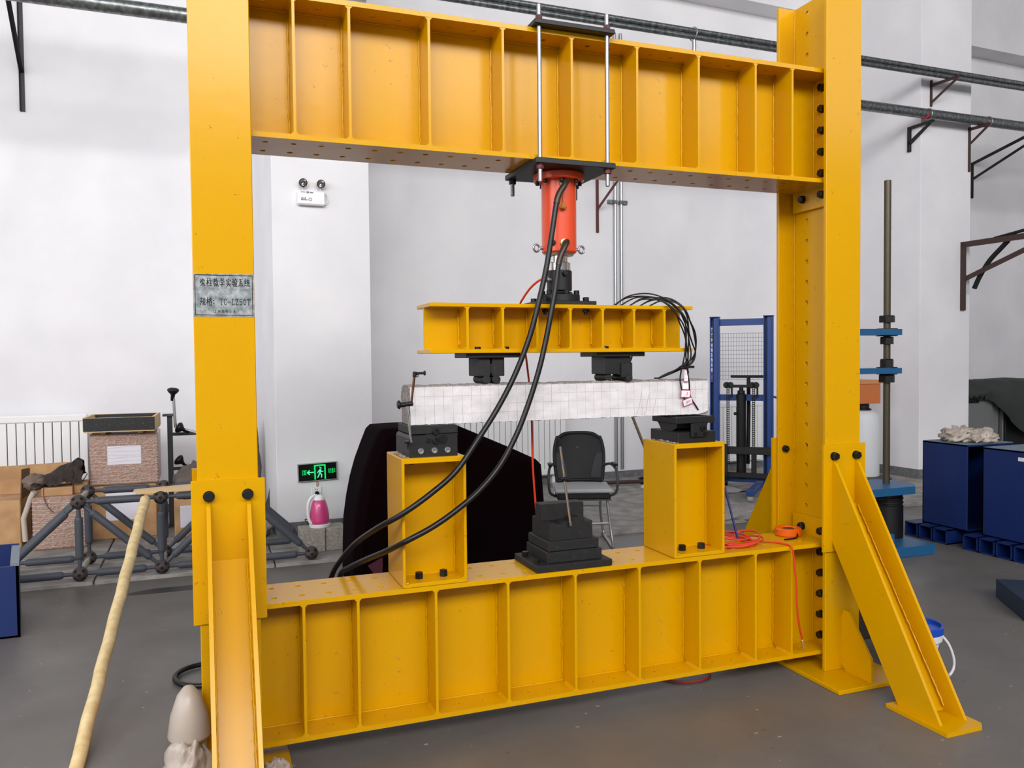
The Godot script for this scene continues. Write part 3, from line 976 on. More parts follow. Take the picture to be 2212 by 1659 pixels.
	s.prism(pv([0.733, 1.2335, 0.948, 1.2335, 0.948, 1.328, 0.742, 1.328, 0.733, 1.315]), -0.318, -0.07, X, Y, Z)
	var b := part("lower_block", s, M.black, t)
	s = S()
	s.span(0.742, 0.952, 1.330, 1.3675, -0.318, -0.073, 0.004)
	part("upper_block", s, M.dusty, t)
	s = S()
	s.span(0.806, 0.95, 1.3255, 1.3305, -0.0715, -0.069, 0.0005)
	part("gap_strip", s, M.dusty, t)
	for y in [1.342, 1.3025]:
		s = S()
		s.lathe([Vector2(0, 0), Vector2(0.0155, 0), Vector2(0.0155, 0.008), Vector2(0.013, 0.01), Vector2(0.0075, 0.01), Vector2(0.0075, 0.004), Vector2(0, 0.004)], Vector3(0.851, y, -0.0705), Z, 18)
		part("pin", s, M.bolt, t)
	s = S()
	s.lathe([Vector2(0.0, 0.0), Vector2(0.02, 0.0), Vector2(0.02, 0.003), Vector2(0, 0.003)], Vector3(0.884, 1.307, -0.07), Z, 16)
	s.lathe([Vector2(0.0, 0.0), Vector2(0.014, 0.0), Vector2(0.014, 0.003), Vector2(0, 0.003)], Vector3(0.82, 1.303, -0.07), Z, 4)
	part("slot", s, mat(c8(5, 5, 5), 0.9), t)
	for x in [0.784, 0.844, 0.9025]:
		s = S()
		s.lathe([Vector2(0, 0), Vector2(0.0135, 0), Vector2(0.0135, 0.007), Vector2(0.0118, 0.009), Vector2(0.0072, 0.009), Vector2(0.0072, 0.0025), Vector2(0, 0.0025)], Vector3(x, 1.2605, -0.0705), Z, 20)
		part("socket_screw", s, M.steel, b, "bright socket screw")
	s = S()
	s.span(0.728, 0.735, 1.27, 1.30, -0.13, -0.085, 0.002)
	part("bracket", s, M.black, t)
	# right rocker support
	t = thing("rocker_support", "black two-tier rocker support under the right end of the concrete beam", "support", Vector3(2.165, 1.2335, ZC))
	s = S()
	s.span(2.062, 2.275, 1.2335, 1.287, -0.335, -0.07, 0.003)
	part("lower_block", s, M.black, t)
	s = S()
	s.span(2.0505, 2.270, 1.3275, 1.360, -0.30, -0.07, 0.003)
	part("upper_plate", s, M.black, t)
	s = S()
	s.prism(pv([-0.29, 1.33, -0.10, 1.33, -0.11, 1.305, -0.15, 1.287, -0.25, 1.287]), 2.075, 2.25, Z, Y, X)
	part("rocker", s, M.black, t)
	s = S()
	s.span(2.128, 2.217, 1.262, 1.329, -0.071, -0.056, 0.003)
	var ck := part("cheek_plate", s, M.black, t)
	s = S()
	s.lathe([Vector2(0, 0), Vector2(0.0145, 0), Vector2(0.0145, 0.007), Vector2(0.007, 0.008), Vector2(0.007, 0.003), Vector2(0, 0.003)], Vector3(2.19, 1.306, -0.056), Z, 16)
	part("pin", s, M.bolt, ck)
	for x in [2.152, 2.204]:
		s = S()
		s.lathe([Vector2(0, 0), Vector2(0.01, 0), Vector2(0.01, 0.004), Vector2(0.005, 0.004), Vector2(0.005, 0.001), Vector2(0, 0.001)], Vector3(x, 1.276, -0.056), Z, 14)
		part("pin", s, M.bolt, ck)
	# crumbs of mortar on the pedestal heads
	s = Sh.new(Transform3D(Basis(), -Vector3(1.5, 1.2335, ZC)))
	var r := RandomNumberGenerator.new()
	r.seed = 5
	for i in 60:
		var left := i % 2 == 0
		var p := Vector3((0.702 if left else 2.030) + r.randf() * (0.027 if left else 0.028), 1.2345, r.randf_range(-0.3, -0.055))
		var d := r.randf_range(0.003, 0.007) if i % 9 else 0.011
		s.box(p + Y * d * 0.3, Vector3(d, d * 0.7, d * 1.3), d * 0.25)
	var cr := single("mortar_crumbs", s, M.mortar, "scattered mortar crumbs on the tops of the yellow pedestals", "rubble", Vector3(1.5, 1.2335, ZC))
	cr.set_meta("kind", "stuff")
	# stack in the middle of the lower beam
	t = thing("support_block", "black stepped steel support block standing in the middle of the lower beam", "support", Vector3(1.5, 0.6805, ZC))
	s = S()
	s.span(1.308, 1.69, 0.6815, 0.7125, -0.335, -0.05, 0.003)
	var bp := part("base_plate", s, M.dusty, t)
	s = S()
	s.span(1.372, 1.650, 0.7125, 0.763, -0.336, -0.078, 0.003)
	part("block", s, M.dusty, t)
	s = S()
	s.span(1.381, 1.640, 0.763, 0.809, -0.336, -0.088, 0.004)
	part("block", s, M.dusty, t)
	s = S()
	s.prism(pv([1.399, 0.809, 1.618, 0.809, 1.616, 0.889, 1.577, 0.889, 1.574, 0.902, 1.52, 0.902, 1.505, 0.889, 1.465, 0.889, 1.46, 0.88, 1.43, 0.88, 1.425, 0.889, 1.399, 0.889]), -0.325, -0.112, X, Y, Z)
	part("yoke", s, M.dusty, t)
	s = S()
	s.span(1.397, 1.618, 0.88, 0.962, -0.285, -0.205, 0.004)
	part("top_block", s, M.dusty, t)
	for z in [-0.115, -0.26]:
		s = S()
		s.hexa(Vector3(1.335, 0.7125, z), Y, 0.03, 0.022, z)
		part("bolt", s, M.bolt, bp)
	for x in [1.30, 1.655]:
		s = S()
		s.hexa(Vector3(x + 0.06, 0.660, ZC + 0.1), -Y, 0.03, 0.012, x)
		part("nut", s, M.bolt, bp)

func rods():
	var s: Sh
	# gauge arm on the left support
	var o := Vector3(0.724, 1.305, -0.05)
	var t := thing("gauge_stand", "jointed chrome gauge arm clamped at the left hinge support", "gauge arm", o)
	s = S()
	s.cyl(Vector3(0.7335, 1.315, -0.036), Vector3(0.7095, 1.515, -0.036), 0.0058, 12, 0.001)
	part("lower_rod", s, M.chrome, t)
	s = S()
	s.cyl(Vector3(0.7345, 1.318, -0.036), Vector3(0.7355, 1.302, -0.036), 0.0066, 12, 0.001)
	part("tip", s, M.galv, t)
	s = S()
	s.cyl(Vector3(0.689, 1.462, -0.036), Vector3(0.744, 1.468, -0.036), 0.0105, 14, 0.002)
	s.lathe([Vector2(0, 0), Vector2(0.014, 0.001), Vector2(0.02, 0.008), Vector2(0.017, 0.013), Vector2(0.0, 0.014)], Vector3(0.676, 1.464, -0.036), X, 10)
	part("clamp", s, M.bolt, t)
	s = S()
	s.cyl(Vector3(0.738, 1.476, -0.036), Vector3(0.752, 1.583, -0.036), 0.0054, 12, 0.001)
	part("upper_rod", s, mat(c8(110, 70, 50), 0.25, 0.8), t)
	s = S()
	s.cyl(Vector3(0.7525, 1.578, -0.036), Vector3(0.754, 1.602, -0.036), 0.0085, 12, 0.002)
	s.cyl(Vector3(0.757, 1.594, -0.036), Vector3(0.796, 1.595, -0.036), 0.0055, 12, 0.001)
	s.cyl(Vector3(0.793, 1.595, -0.036), Vector3(0.800, 1.595, -0.036), 0.0105, 12, 0.002)
	s.ring(Vector3(0.764, 1.584, -0.036), Z, 0.005, 0.0017, 12, 6)
	part("gauge_clip", s, M.bolt, t)
	s = S()
	s.cyl(Vector3(0.7335, 1.307, -0.045), Vector3(0.726, 1.299, -0.095), 0.008, 12, 0.001)
	part("foot", s, M.bolt, t)
	# rod leaning on the middle block
	t = thing("gauge_rod", "chrome gauge rod with a black joint leaning against the stepped black block", "gauge arm", Vector3(1.494, 0.88, -0.098))
	s = S()
	s.cyl(Vector3(1.451, 1.25, -0.104), Vector3(1.498, 0.885, -0.1), 0.0058, 12, 0.001)
	part("rod", s, M.chrome, t)
	s = S()
	s.cyl(Vector3(1.4985, 0.892, -0.1), Vector3(1.5, 0.872, -0.1), 0.0068, 12, 0.001)
	part("tip", s, M.galv, t)
	s = S()
	s.cyl(Vector3(1.447, 1.282, -0.104), Vector3(1.4515, 1.246, -0.104), 0.0066, 12, 0.001)
	part("sleeve", s, M.bolt, t)
	s = S()
	s.cyl(Vector3(1.456, 1.096, -0.1), Vector3(1.489, 1.093, -0.1), 0.0085, 12, 0.002)
	s.cyl(Vector3(1.474, 1.105, -0.1), Vector3(1.4765, 1.083, -0.1), 0.009, 12, 0.002)
	part("clamp", s, M.bolt, t)
	# rod behind the right pedestal
	s = Sh.new(Transform3D(Basis(), -Vector3(2.35, 0.685, -0.6)))
	s.cyl(Vector3(2.113, 1.335, -0.62), Vector3(2.345, 0.80, -0.62), 0.0085, 12, 0.001)
	s.cyl(Vector3(2.345, 0.80, -0.62), Vector3(2.69, 0.008, -0.62), 0.0085, 12, 0.001)
	single("steel_rod", s, M.chrome, "bright steel rod leaning behind the right yellow pedestal", "rod", Vector3(2.35, 0.685, -0.6))
	# hoses
	var up := v3([1.455, 2.45, -0.106, 1.455, 2.447, -0.088, 1.449, 2.425, -0.07, 1.426, 2.368, -0.056, 1.397, 2.221, -0.05, 1.364, 2.054, -0.045, 1.320, 1.887, -0.04, 1.277, 1.743, -0.04, 1.207, 1.580, -0.04, 1.125, 1.439, -0.035, 1.025, 1.303, -0.02, 0.920, 1.174, -0.005, 0.803, 1.087, 0.01, 0.685, 1.010, 0.0, 0.598, 0.938, -0.1, 0.543, 0.839, -0.3, 0.508, 0.733, -0.48, 0.476, 0.613, -0.62, 0.46, 0.4, -0.74, 0.47, 0.14, -0.86, 0.56, 0.02, -1.0, 0.8, 0.014, -1.2])
	up[0] = Vector3(1.4845, 2.452, -0.1)
	up[1] = Vector3(1.480, 2.452, -0.078)
	up[2] = Vector3(1.462, 2.43, -0.062)
	var lo := v3([1.4845, 2.18, -0.1, 1.482, 2.18, -0.078, 1.462, 2.155, -0.062, 1.432, 2.09, -0.055, 1.411, 1.972, -0.05, 1.383, 1.847, -0.042, 1.355, 1.723, -0.04, 1.320, 1.599, -0.035, 1.270, 1.455, -0.035, 1.207, 1.314, -0.03, 1.126, 1.186, -0.02, 1.024, 1.084, -0.005, 0.914, 1.008, 0.01, 0.810, 0.948, 0.015, 0.701, 0.898, 0.01, 0.638, 0.837, -0.1, 0.584, 0.774, -0.25, 0.535, 0.692, -0.45, 0.514, 0.618, -0.6, 0.50, 0.42, -0.72, 0.52, 0.15, -0.84, 0.62, 0.02, -0.95, 0.9, 0.014, -1.1])
	for q in [[up, "upper black hydraulic hose from the top of the orange jack down past the left pedestal"], [lo, "lower black hydraulic hose from the foot of the orange jack down past the left pedestal"]]:
		var p: Array = q[0]
		var base: Vector3 = p[0]
		t = thing("hydraulic_hose", q[1], "hose", base, "black hydraulic hoses of the orange jack")
		s = S()
		s.tube(spline(p, 7), 0.0125, 12)
		part("hose", s, M.hose, t)
		s = S()
		s.tube(spline(p.slice(0, 5), 6).slice(0, 20), 0.0145, 12)
		part("sleeve", s, mat(c8(64, 54, 44), 0.4, 0.5), t)
	# gauge cables thrown over the right end of the short yellow beam
	t = thing("cable_bundle", "bundle of black gauge cables looped over the right end of the short yellow beam", "cable", Vector3(2.05, 1.897, ZC))
	var ways := [
		[1.79, 1.9, -0.21, 1.84, 1.945, -0.17, 1.91, 1.957, -0.11, 1.98, 1.935, -0.07, 2.045, 1.885, -0.05, 2.10, 1.80, -0.06, 2.128, 1.72, -0.075, 2.14, 1.66, -0.08, 2.128, 1.62, -0.085, 2.11, 1.605, -0.09],
		[1.80, 1.9, -0.25, 1.85, 1.94, -0.2, 1.92, 1.945, -0.13, 2.0, 1.92, -0.075, 2.07, 1.86, -0.05, 2.095, 1.80, -0.055, 2.10, 1.72, -0.06, 2.105, 1.65, -0.07, 2.118, 1.60, -0.08, 2.135, 1.575, -0.095],
		[1.94, 1.9, -0.24, 1.98, 1.935, -0.17, 2.03, 1.935, -0.1, 2.085, 1.89, -0.06, 2.125, 1.82, -0.06, 2.165, 1.765, -0.08, 2.175, 1.70, -0.09, 2.165, 1.64, -0.1, 2.13, 1.605, -0.11, 2.03, 1.555, -0.16, 2.0, 1.548, -0.19],
		[1.92, 1.9, -0.2, 1.965, 1.928, -0.15, 2.03, 1.925, -0.09, 2.09, 1.88, -0.055, 2.12, 1.82, -0.055, 2.152, 1.77, -0.075, 2.17, 1.69, -0.085, 2.155, 1.64, -0.1, 2.11, 1.60, -0.12, 2.045, 1.57, -0.15, 2.01, 1.548, -0.17],
		[1.81, 1.9, -0.19, 1.87, 1.938, -0.14, 1.95, 1.935, -0.085, 2.02, 1.885, -0.05, 2.055, 1.82, -0.05, 2.09, 1.76, -0.06, 2.11, 1.70, -0.07, 2.12, 1.64, -0.08, 2.085, 1.60, -0.1, 2.04, 1.57, -0.13, 2.005, 1.548, -0.16],
		[1.95, 1.9, -0.15, 2.0, 1.925, -0.1, 2.065, 1.90, -0.055, 2.1, 1.84, -0.05, 2.115, 1.77, -0.058, 2.14, 1.72, -0.07, 2.165, 1.67, -0.08, 2.15, 1.62, -0.09, 2.09, 1.585, -0.12, 2.02, 1.547, -0.18],
		[1.85, 1.9, -0.17, 1.90, 1.93, -0.12, 1.975, 1.915, -0.065, 2.04, 1.85, -0.045, 2.085, 1.79, -0.05, 2.096, 1.70, -0.06, 2.088, 1.62, -0.07, 2.082, 1.58, -0.078, 2.088, 1.53, -0.095, 2.11, 1.46, -0.1, 2.125, 1.42, -0.104],
		[1.88, 1.9, -0.23, 1.93, 1.94, -0.17, 2.0, 1.93, -0.1, 2.07, 1.87, -0.058, 2.11, 1.80, -0.06, 2.118, 1.72, -0.068, 2.12, 1.64, -0.075, 2.125, 1.58, -0.085, 2.14, 1.52, -0.096, 2.15, 1.46, -0.104, 2.185, 1.41, -0.107, 2.2, 1.39, -0.109]]
	for i in ways.size():
		s = S()
		s.tube(spline(v3(ways[i]), 7), 0.0036, 7)
		part("cable", s, M.hose, t)
	for q in [[1.745, 1.6, -0.27], [1.76, 1.6, -0.28]]:
		s = S()
		s.tube(spline(v3([1.92, 1.677, -0.26, 1.915, 1.64, -0.27, 1.895, 1.60, -0.275, 1.85, 1.575, -0.27, 1.80 + q[0] * 0.0, q[1] - 0.028, -0.25]), 7), 0.0036, 7)
		part("cable", s, M.hose, t)
	s = S()
	s.ring(Vector3(2.085, 1.598, -0.075), Vector3(0.3, 1, 0).normalized(), 0.012, 0.0035, 12, 6)
	s.box(Vector3(2.12, 1.603, -0.085), Vector3(0.075, 0.012, 0.02), 0.002)
	part("cable_tie", s, M.bolt, t)
	var tg := [[Vector3(2.118, 1.563, -0.089), Vector2(0.024, 0.068), -0.12, "1,5 4,3 6,6;3,8 6,8"], [Vector3(2.118, 1.515, -0.096), Vector2(0.034, 0.04), 0.02, ""], [Vector3(2.118, 1.472, -0.094), Vector2(0.054, 0.036), -0.05, "6.5,2 8,3 6.8,4.6 8.2,6 6.4,8 5.6,6.6"], [Vector3(2.133, 1.432, -0.1), Vector2(0.056, 0.034), 0.32, "2,8 4,3 4,8 5.5,3 6.6,8;6.5,4 8.2,3 8,8 9,5"]]
	for i in 4:
		var im := Image.create(256, 192, false, Image.FORMAT_RGB8)
		im.fill(c8(240, 234, 238))
		if i != 1:
			for k in [Rect2i(0, 0, 256, 14), Rect2i(0, 178, 256, 14), Rect2i(0, 0, 14, 192), Rect2i(242, 0, 14, 192)]:
				im.fill_rect(k, c8(214, 40, 110))
		if tg[i][3]:
			glyph(im, tg[i][3], Vector2(40, 20), Vector2(176, 150), 7, c8(60, 54, 60))
		var B := Basis(Z, tg[i][2]) * Basis(X, -0.12 + 0.1 * i)
		s = Sh.new(Transform3D(B, tg[i][0] - org))
		var h: Vector2 = tg[i][1] / 2
		s.quad(Vector3(-h.x, -h.y, 0.0006), Vector3(h.x, -h.y, 0.0006), Vector3(h.x, h.y, 0.0006), Vector3(-h.x, h.y, 0.0006), Z, true)
		s.quad(Vector3(-h.x, -h.y, -0.0006), Vector3(h.x, -h.y, -0.0006), Vector3(h.x, h.y, -0.0006), Vector3(-h.x, h.y, -0.0006), -Z, true)
		var m := mat(Color.WHITE, 0.6)
		m.albedo_texture = ImageTexture.create_from_image(im)
		part("paper_tag", s, m, t, "white paper tag with a pink border" if i != 1 else "plain white paper tag")

func on_beam():
	var s: Sh
	# coil of orange tube with its loose end hanging over the beam
	var t := thing("orange_tube_coil", "coil of thin orange tube lying on the lower beam with one end hanging over", "tube", Vector3(2.47, 0.6805, -0.26))
	s = S()
	var pts := []
	var r := RandomNumberGenerator.new()
	r.seed = 19
	for i in 84:
		var a := TAU * i / 12.0
		var k := i / 84.0
		var rr := 0.10 + 0.022 * sin(i * 0.37) + r.randf_range(-0.006, 0.006)
		pts.append(Vector3(2.455 + cos(a) * rr * 1.35 + 0.02 * sin(i * 0.21), 0.687 + 0.05 * k * (0.6 + 0.4 * sin(i * 0.9)), -0.21 + sin(a) * rr * 0.95))
	pts.append_array(v3([2.57, 0.70, -0.17, 2.63, 0.688, -0.165, 2.67, 0.687, -0.13, 2.694, 0.687, -0.075, 2.70, 0.682, -0.036, 2.706, 0.655, -0.026, 2.716, 0.57, -0.024, 2.725, 0.47, -0.022, 2.728, 0.375, -0.022, 2.748, 0.275, -0.03, 2.782, 0.185, -0.045]))
	s.tube(spline(pts, 5), 0.005, 7)
	part("tube", s, mat(c8(206, 60, 24), 0.45), t)
	s = S()
	s.cyl(Vector3(2.78, 0.19, -0.045), Vector3(2.798, 0.14, -0.055), 0.0075, 10, 0.001)
	s.cyl(Vector3(2.785, 0.176, -0.048), Vector3(2.788, 0.168, -0.05), 0.009, 6)
	part("fitting", s, mat(c8(214, 186, 130), 0.3, 0.7), t, "brass end fitting")
	# tape measure
	t = thing("tape_measure", "round orange tape measure with a black strap beside the right column", "tape measure", Vector3(2.87, 0.6805, -0.27))
	s = S()
	s.lathe([Vector2(0, 0), Vector2(0.066, 0), Vector2(0.07, 0.005), Vector2(0.07, 0.036), Vector2(0.066, 0.041), Vector2(0.05, 0.041), Vector2(0.046, 0.034), Vector2(0.0, 0.034)], Vector3(2.868, 0.6815, -0.262), Y, 28)
	part("case", s, mat(c8(226, 96, 6), 0.35), t)
	s = S()
	s.lathe([Vector2(0, 0), Vector2(0.03, 0), Vector2(0.026, 0.004), Vector2(0, 0.004)], Vector3(2.868, 0.7156, -0.262), Y, 20)
	part("hub", s, mat(c8(90, 40, 30), 0.5), t)
	s = S()
	s.tube(spline(v3([2.87, 0.70, -0.19, 2.858, 0.687, -0.178, 2.82, 0.685, -0.165, 2.765, 0.685, -0.165]), 6), 0.0045, 6)
	part("strap", s, M.bolt, t)
	# blue pen standing in the coil
	s = Sh.new(Transform3D(Basis(), -Vector3(2.50, 0.69, -0.2)))
	s.cyl(Vector3(2.515, 0.69, -0.22), Vector3(2.49, 0.955, -0.3), 0.006, 10, 0.001)
	s.cyl(Vector3(2.49, 0.955, -0.3), Vector3(2.489, 0.97, -0.305), 0.0064, 10, 0.002)
	single("blue_rod", s, mat(c8(24, 34, 104), 0.4), "thin dark blue rod standing in the coil of orange tube", "rod", Vector3(2.50, 0.69, -0.2))
	# loop on the floor
	s = Sh.new(Transform3D(Basis(), -Vector3(2.2, 0, -0.3)))
	s.tube(spline(v3([2.06, 0.006, -0.36, 2.09, 0.006, -0.27, 2.13, 0.006, -0.215, 2.185, 0.006, -0.185, 2.25, 0.006, -0.18, 2.31, 0.006, -0.195, 2.35, 0.006, -0.235, 2.37, 0.006, -0.30, 2.36, 0.006, -0.40]), 6), 0.005, 7)
	single("red_tube_loop", s, mat(c8(200, 52, 40), 0.45), "thin red tube curving on the floor under the lower yellow beam", "tube", Vector3(2.2, 0, -0.3))

# ---------------------------------------------------------------- things by the back wall
func wp(x: float, y: float, z: float) -> Vector3:
	var a := deg_to_rad(WA)
	return Vector3(0.53 + x * cos(a) + z * sin(a), y, -4.35 - x * sin(a) + z * cos(a))

func wall_thing(n: String, label: String, cat: String, at: Vector3, group := "") -> Node3D:
	var t := thing(n, label, cat, wp(at.x, at.y, at.z), group)
	t.rotation.y = deg_to_rad(WA)
	org = at          # geometry is given in the wall's own axes
	return t

func left_store():
	var s: Sh
	var y0 := 0.03
	# ball-jointed space truss
	var t := thing("truss_model", "grey ball-jointed steel tube truss lying on the floor behind the left column", "truss", Vector3(-0.4, 0.03, -3.69))
	var zf := -3.425
	var zb := -3.965
	var lo := [-2.08, -1.52, -0.96, -0.40, 0.16, 0.715]
	var nodes := []
	for z in [zf, zb]:
		for i in [1, 3, 5]:
			nodes.append(Vector3(lo[i], 0.087, z))
		nodes.append(Vector3(-0.96, 0.087, z))
		for x in [-0.96, -0.40, 0.16]:
			nodes.append(Vector3(x, 0.622, z))
	for p in nodes:
		s = S()
		s.lathe([Vector2(0.0, -0.054), Vector2(0.022, -0.05), Vector2(0.04, -0.037), Vector2(0.051, -0.018), Vector2(0.054, 0), Vector2(0.051, 0.018), Vector2(0.04, 0.037), Vector2(0.022, 0.05), Vector2(0, 0.054)], p, Y, 20, true)
		var b := part("ball_joint", s, M.ball, t)
		s = S()
		for d in [Vector3(0.5, 0.5, 0.7), Vector3(-0.5, 0.5, 0.7), Vector3(0, 0, 1), Vector3(0.5, -0.5, 0.7), Vector3(-0.5, -0.5, 0.7)]:
			var q: Vector3 = d.normalized()
			s.lathe([Vector2(0.0, 0.052), Vector2(0.0105, 0.052), Vector2(0.0125, 0.0555), Vector2(0.0, 0.0535)], p, q, 10)
		part("bolt_hole", s, mat(c8(16, 14, 14), 0.9), b)
	var pairs := []
	for z in [zf, zb]:
		var A := func(x, y): return Vector3(x, y, z)
		for q in [[-1.52, 0.087, -0.96, 0.087], [-0.96, 0.087, -0.40, 0.087], [-0.40, 0.087, 0.715, 0.087], [-0.96, 0.622, -0.40, 0.622], [-0.40, 0.622, 0.16, 0.622],
				[-0.96, 0.622, -0.96, 0.087], [-0.40, 0.622, -0.40, 0.087], [-0.96, 0.622, -0.40, 0.087], [-0.40, 0.087, 0.16, 0.622], [0.16, 0.622, 0.715, 0.087], [-0.96, 0.622, -1.52, 0.087]]:
			pairs.append([A.call(q[0], q[1]), A.call(q[2], q[3]), 0.029])
	for q in [[-0.96, 0.622], [-0.40, 0.622], [0.16, 0.622], [-0.96, 0.087], [-0.40, 0.087], [0.715, 0.087], [-1.52, 0.087]]:
		pairs.append([Vector3(q[0], q[1], zf), Vector3(q[0], q[1], zb), 0.022])
	for q in pairs:
		var d: Vector3 = (q[1] - q[0]).normalized()
		var l: float = (q[1] - q[0]).length()
		s = S()
		var r: float = q[2]
		s.lathe([Vector2(0, 0.05), Vector2(0.014, 0.05), Vector2(0.016, 0.11), Vector2(r * 0.8, 0.112), Vector2(r, 0.13), Vector2(r, l - 0.13), Vector2(r * 0.8, l - 0.112), Vector2(0.016, l - 0.11), Vector2(0.014, l - 0.05), Vector2(0, l - 0.05)], q[0], d, 18)
		part("tube", s, M.grey if r > 0.025 else M.block, t)
	# plank and stick
	s = Sh.new(Transform3D(Basis(), -Vector3(-0.36, 0.68, -3.45)))
	s.prism(pv([-0.588, 0.679, -0.555, 0.652, -0.14, 0.664, 0.10, 0.672, 0.10, 0.7, -0.14, 0.697]), -3.51, -3.40, X, Y, Z)
	single("plank", s, M.ply, "pale slant-cut wooden board lying along the top of the grey truss", "board", Vector3(-0.36, 0.68, -3.45))
	s = Sh.new(Transform3D(Basis(), -Vector3(-0.6, 0, -0.2)))
	var pts := []
	var rad := []
	for i in 25:
		var k := i / 24.0
		pts.append(Vector3(-0.598, 0.0, -0.285).lerp(Vector3(-0.505, 0.617, -3.37), k) + Vector3(0.0025 * sin(i * 1.7), 0.002 * sin(i * 2.3), 0))
		rad.append(lerpf(0.028, 0.036, k))
	s.tube(pts, 0.03, 10, false, rad)
	single("wooden_stick", s, M.wood, "long pale wooden pole leaning from the floor onto the grey truss", "pole", Vector3(-0.6, 0, -0.2))
	# cartons
	t = thing("carton", "tall kraft carton with a large white paper label, under the shrink-wrapped carton", "box", Vector3(-0.76, y0, -5.1))
	s = S()
	s.span(-1.06, -0.505, y0, 0.53, -5.45, -4.93, 0.008)
	var b2 := part("body", s, M.card, t)
	s = S()
	s.span(-0.93, -0.62, 0.20, 0.50, -4.9295, -4.9275, 0.0005)
	part("label", s, M.paper, b2, "white paper label")
	s = S()
	s.span(-0.82, -0.76, y0 + 0.003, 0.53, -4.9297, -4.9285, 0.0004)
	part("tape", s, mat(c8(176, 132, 84), 0.3), b2)
	t = thing("wrapped_carton", "shrink-wrapped carton with a white delivery sheet, under the open black mould", "box", Vector3(-0.76, 0.53, -5.1))
	s = S()
	s.span(-1.05, -0.48, 0.53, 1.0, -5.42, -4.90, 0.012)
	b2 = part("body", s, M.wrap, t)
	s = S()
	s.span(-0.905, -0.625, 0.715, 0.885, -4.8995, -4.8975, 0.0005)
	for i in 3:
		s.span(-0.88 + 0.02 * i, -0.65, 0.83 - i * 0.04, 0.835 - i * 0.04, -4.8976, -4.897, 0.0002)
	part("label", s, M.paper, b2, "white delivery sheet")
	s = S()
	for i in 14:
		var yy := 0.55 + 0.032 * i
		s.tube(spline(v3([-1.052, yy, -4.898, -0.9, yy + 0.01 * sin(i * 3.1), -4.8965, -0.7, yy - 0.012 * sin(i * 1.7), -4.8965, -0.479, yy + 0.006, -4.898]), 5), 0.0016, 4)
	var film := mat(c8(224, 214, 208), 0.15)
	part("film_fold", s, film, b2)
	# open wooden mould painted black
	t = thing("open_mould", "open shallow wooden mould with black faces on top of the wrapped carton", "mould", Vector3(-0.78, 1.0, -5.05))
	t.rotation.y = deg_to_rad(-2.0)
	s = S()
	for e in [-0.93, -0.62]:
		s.span(e - 0.02, e + 0.02, 1.0, 1.02, -5.28, -4.86, 0.002)
	part("batten", s, M.ply, t)
	s = S()
	s.span(-1.075, -0.49, 1.02, 1.034, -5.36, -4.80, 0.002)
	part("bottom", s, M.ply, t)
	var mould := mat(Color.WHITE, 0.5, 0.0, ramp(81, 0.03, [c8(14, 16, 15), c8(28, 30, 29), c8(120, 128, 124)], [0.0, 0.72, 1.0], 512), 2.6)
	for z in [-5.36, -4.80]:
		s = S()
		s.span(-1.075, -0.49, 1.034, 1.15, z - 0.009, z + 0.009, 0.001)
		part("long_board", s, mould, t)
		s = S()
		s.span(-1.075, -0.49, 1.1503, 1.153, z - 0.009, z + 0.009, 0.0005)
		part("edge", s, M.ply, t)
	for x in [-1.068, -0.497]:
		s = S()
		s.span(x - 0.013, x + 0.013, 1.034, 1.155, -5.35, -4.81, 0.001)
		part("short_board", s, M.ply, t)
	# low wrapped carton, flat carton and sacking on it
	t = thing("low_wrapped_carton", "low carton in crinkled pink-brown film beside the open kraft carton", "box", Vector3(-1.26, y0, -4.85))
	s = S()
	s.span(-1.475, -1.06, y0, 0.49, -5.2, -4.66, 0.015)
	b2 = part("body", s, M.wrap, t)
	s = S()
	for i in 12:
		var yy := 0.06 + 0.035 * i
		s.tube(spline(v3([-1.477, yy + 0.01, -4.658, -1.35, yy, -4.6555, -1.2, yy + 0.014 * sin(i * 2.1), -4.6555, -1.058, yy, -4.658]), 5), 0.0018, 4)
	part("film_fold", s, film, b2)
	t = thing("flat_carton", "flat small carton lying on the low film-wrapped carton", "box", Vector3(-1.28, 0.49, -4.83))
	s = S()
	s.span(-1.41, -1.17, 0.4905, 0.56, -4.98, -4.72, 0.004)
	s.span(-1.168, -1.06, 0.4905, 0.585, -4.98, -4.80, 0.004)
	part("body", s, M.card, t)
	s = S()
	s.tube(spline(v3([-1.385, 0.565, -4.70, -1.39, 0.545, -4.69, -1.375, 0.47, -4.65, -1.345, 0.40, -4.645, -1.31, 0.36, -4.645]), 6), 0.004, 6)
	part("string", s, mat(c8(110, 70, 54), 0.7), t)
	t = thing("dark_sheet", "crumpled black-brown sheet with loose wires heaped on the flat carton", "sheet", Vector3(-1.32, 0.56, -4.9))
	s = S()
	var f := noise(91, 2.2, 3)
	var rows := []
	for i in 19:
		var row := []
		var u := i / 18.0
		for j in 13:
			var v := j / 12.0
			var x := lerpf(-1.50, -1.10, u)
			var h := 0.025 + 0.13 * sin(PI * v) * (0.35 + 0.65 * smoothstep(0.15, 0.75, u)) + (0.05 * u if v > 0.4 else 0.0)
			row.append(Vector3(x + 0.02 * f.get_noise_2d(u * 3, v * 3), 0.562 + maxf(0.0, h + 0.05 * f.get_noise_2d(u * 2.5, v * 2.0)), lerpf(-4.74, -5.06, v)))
		rows.append(row)
	s.grid(rows, false, Vector3(-1.3, 0.2, -4.9))
	part("sheet", s, mat(c8(44, 32, 26), 0.7), t)
	s = S()
	s.blob(Vector3(-1.48, 0.60, -4.86), Vector3(0.09, 0.07, 0.09), 0.25, 6, 24, 14)
	part("bundle", s, mat(c8(112, 96, 84), 0.6), t)
	s = S()
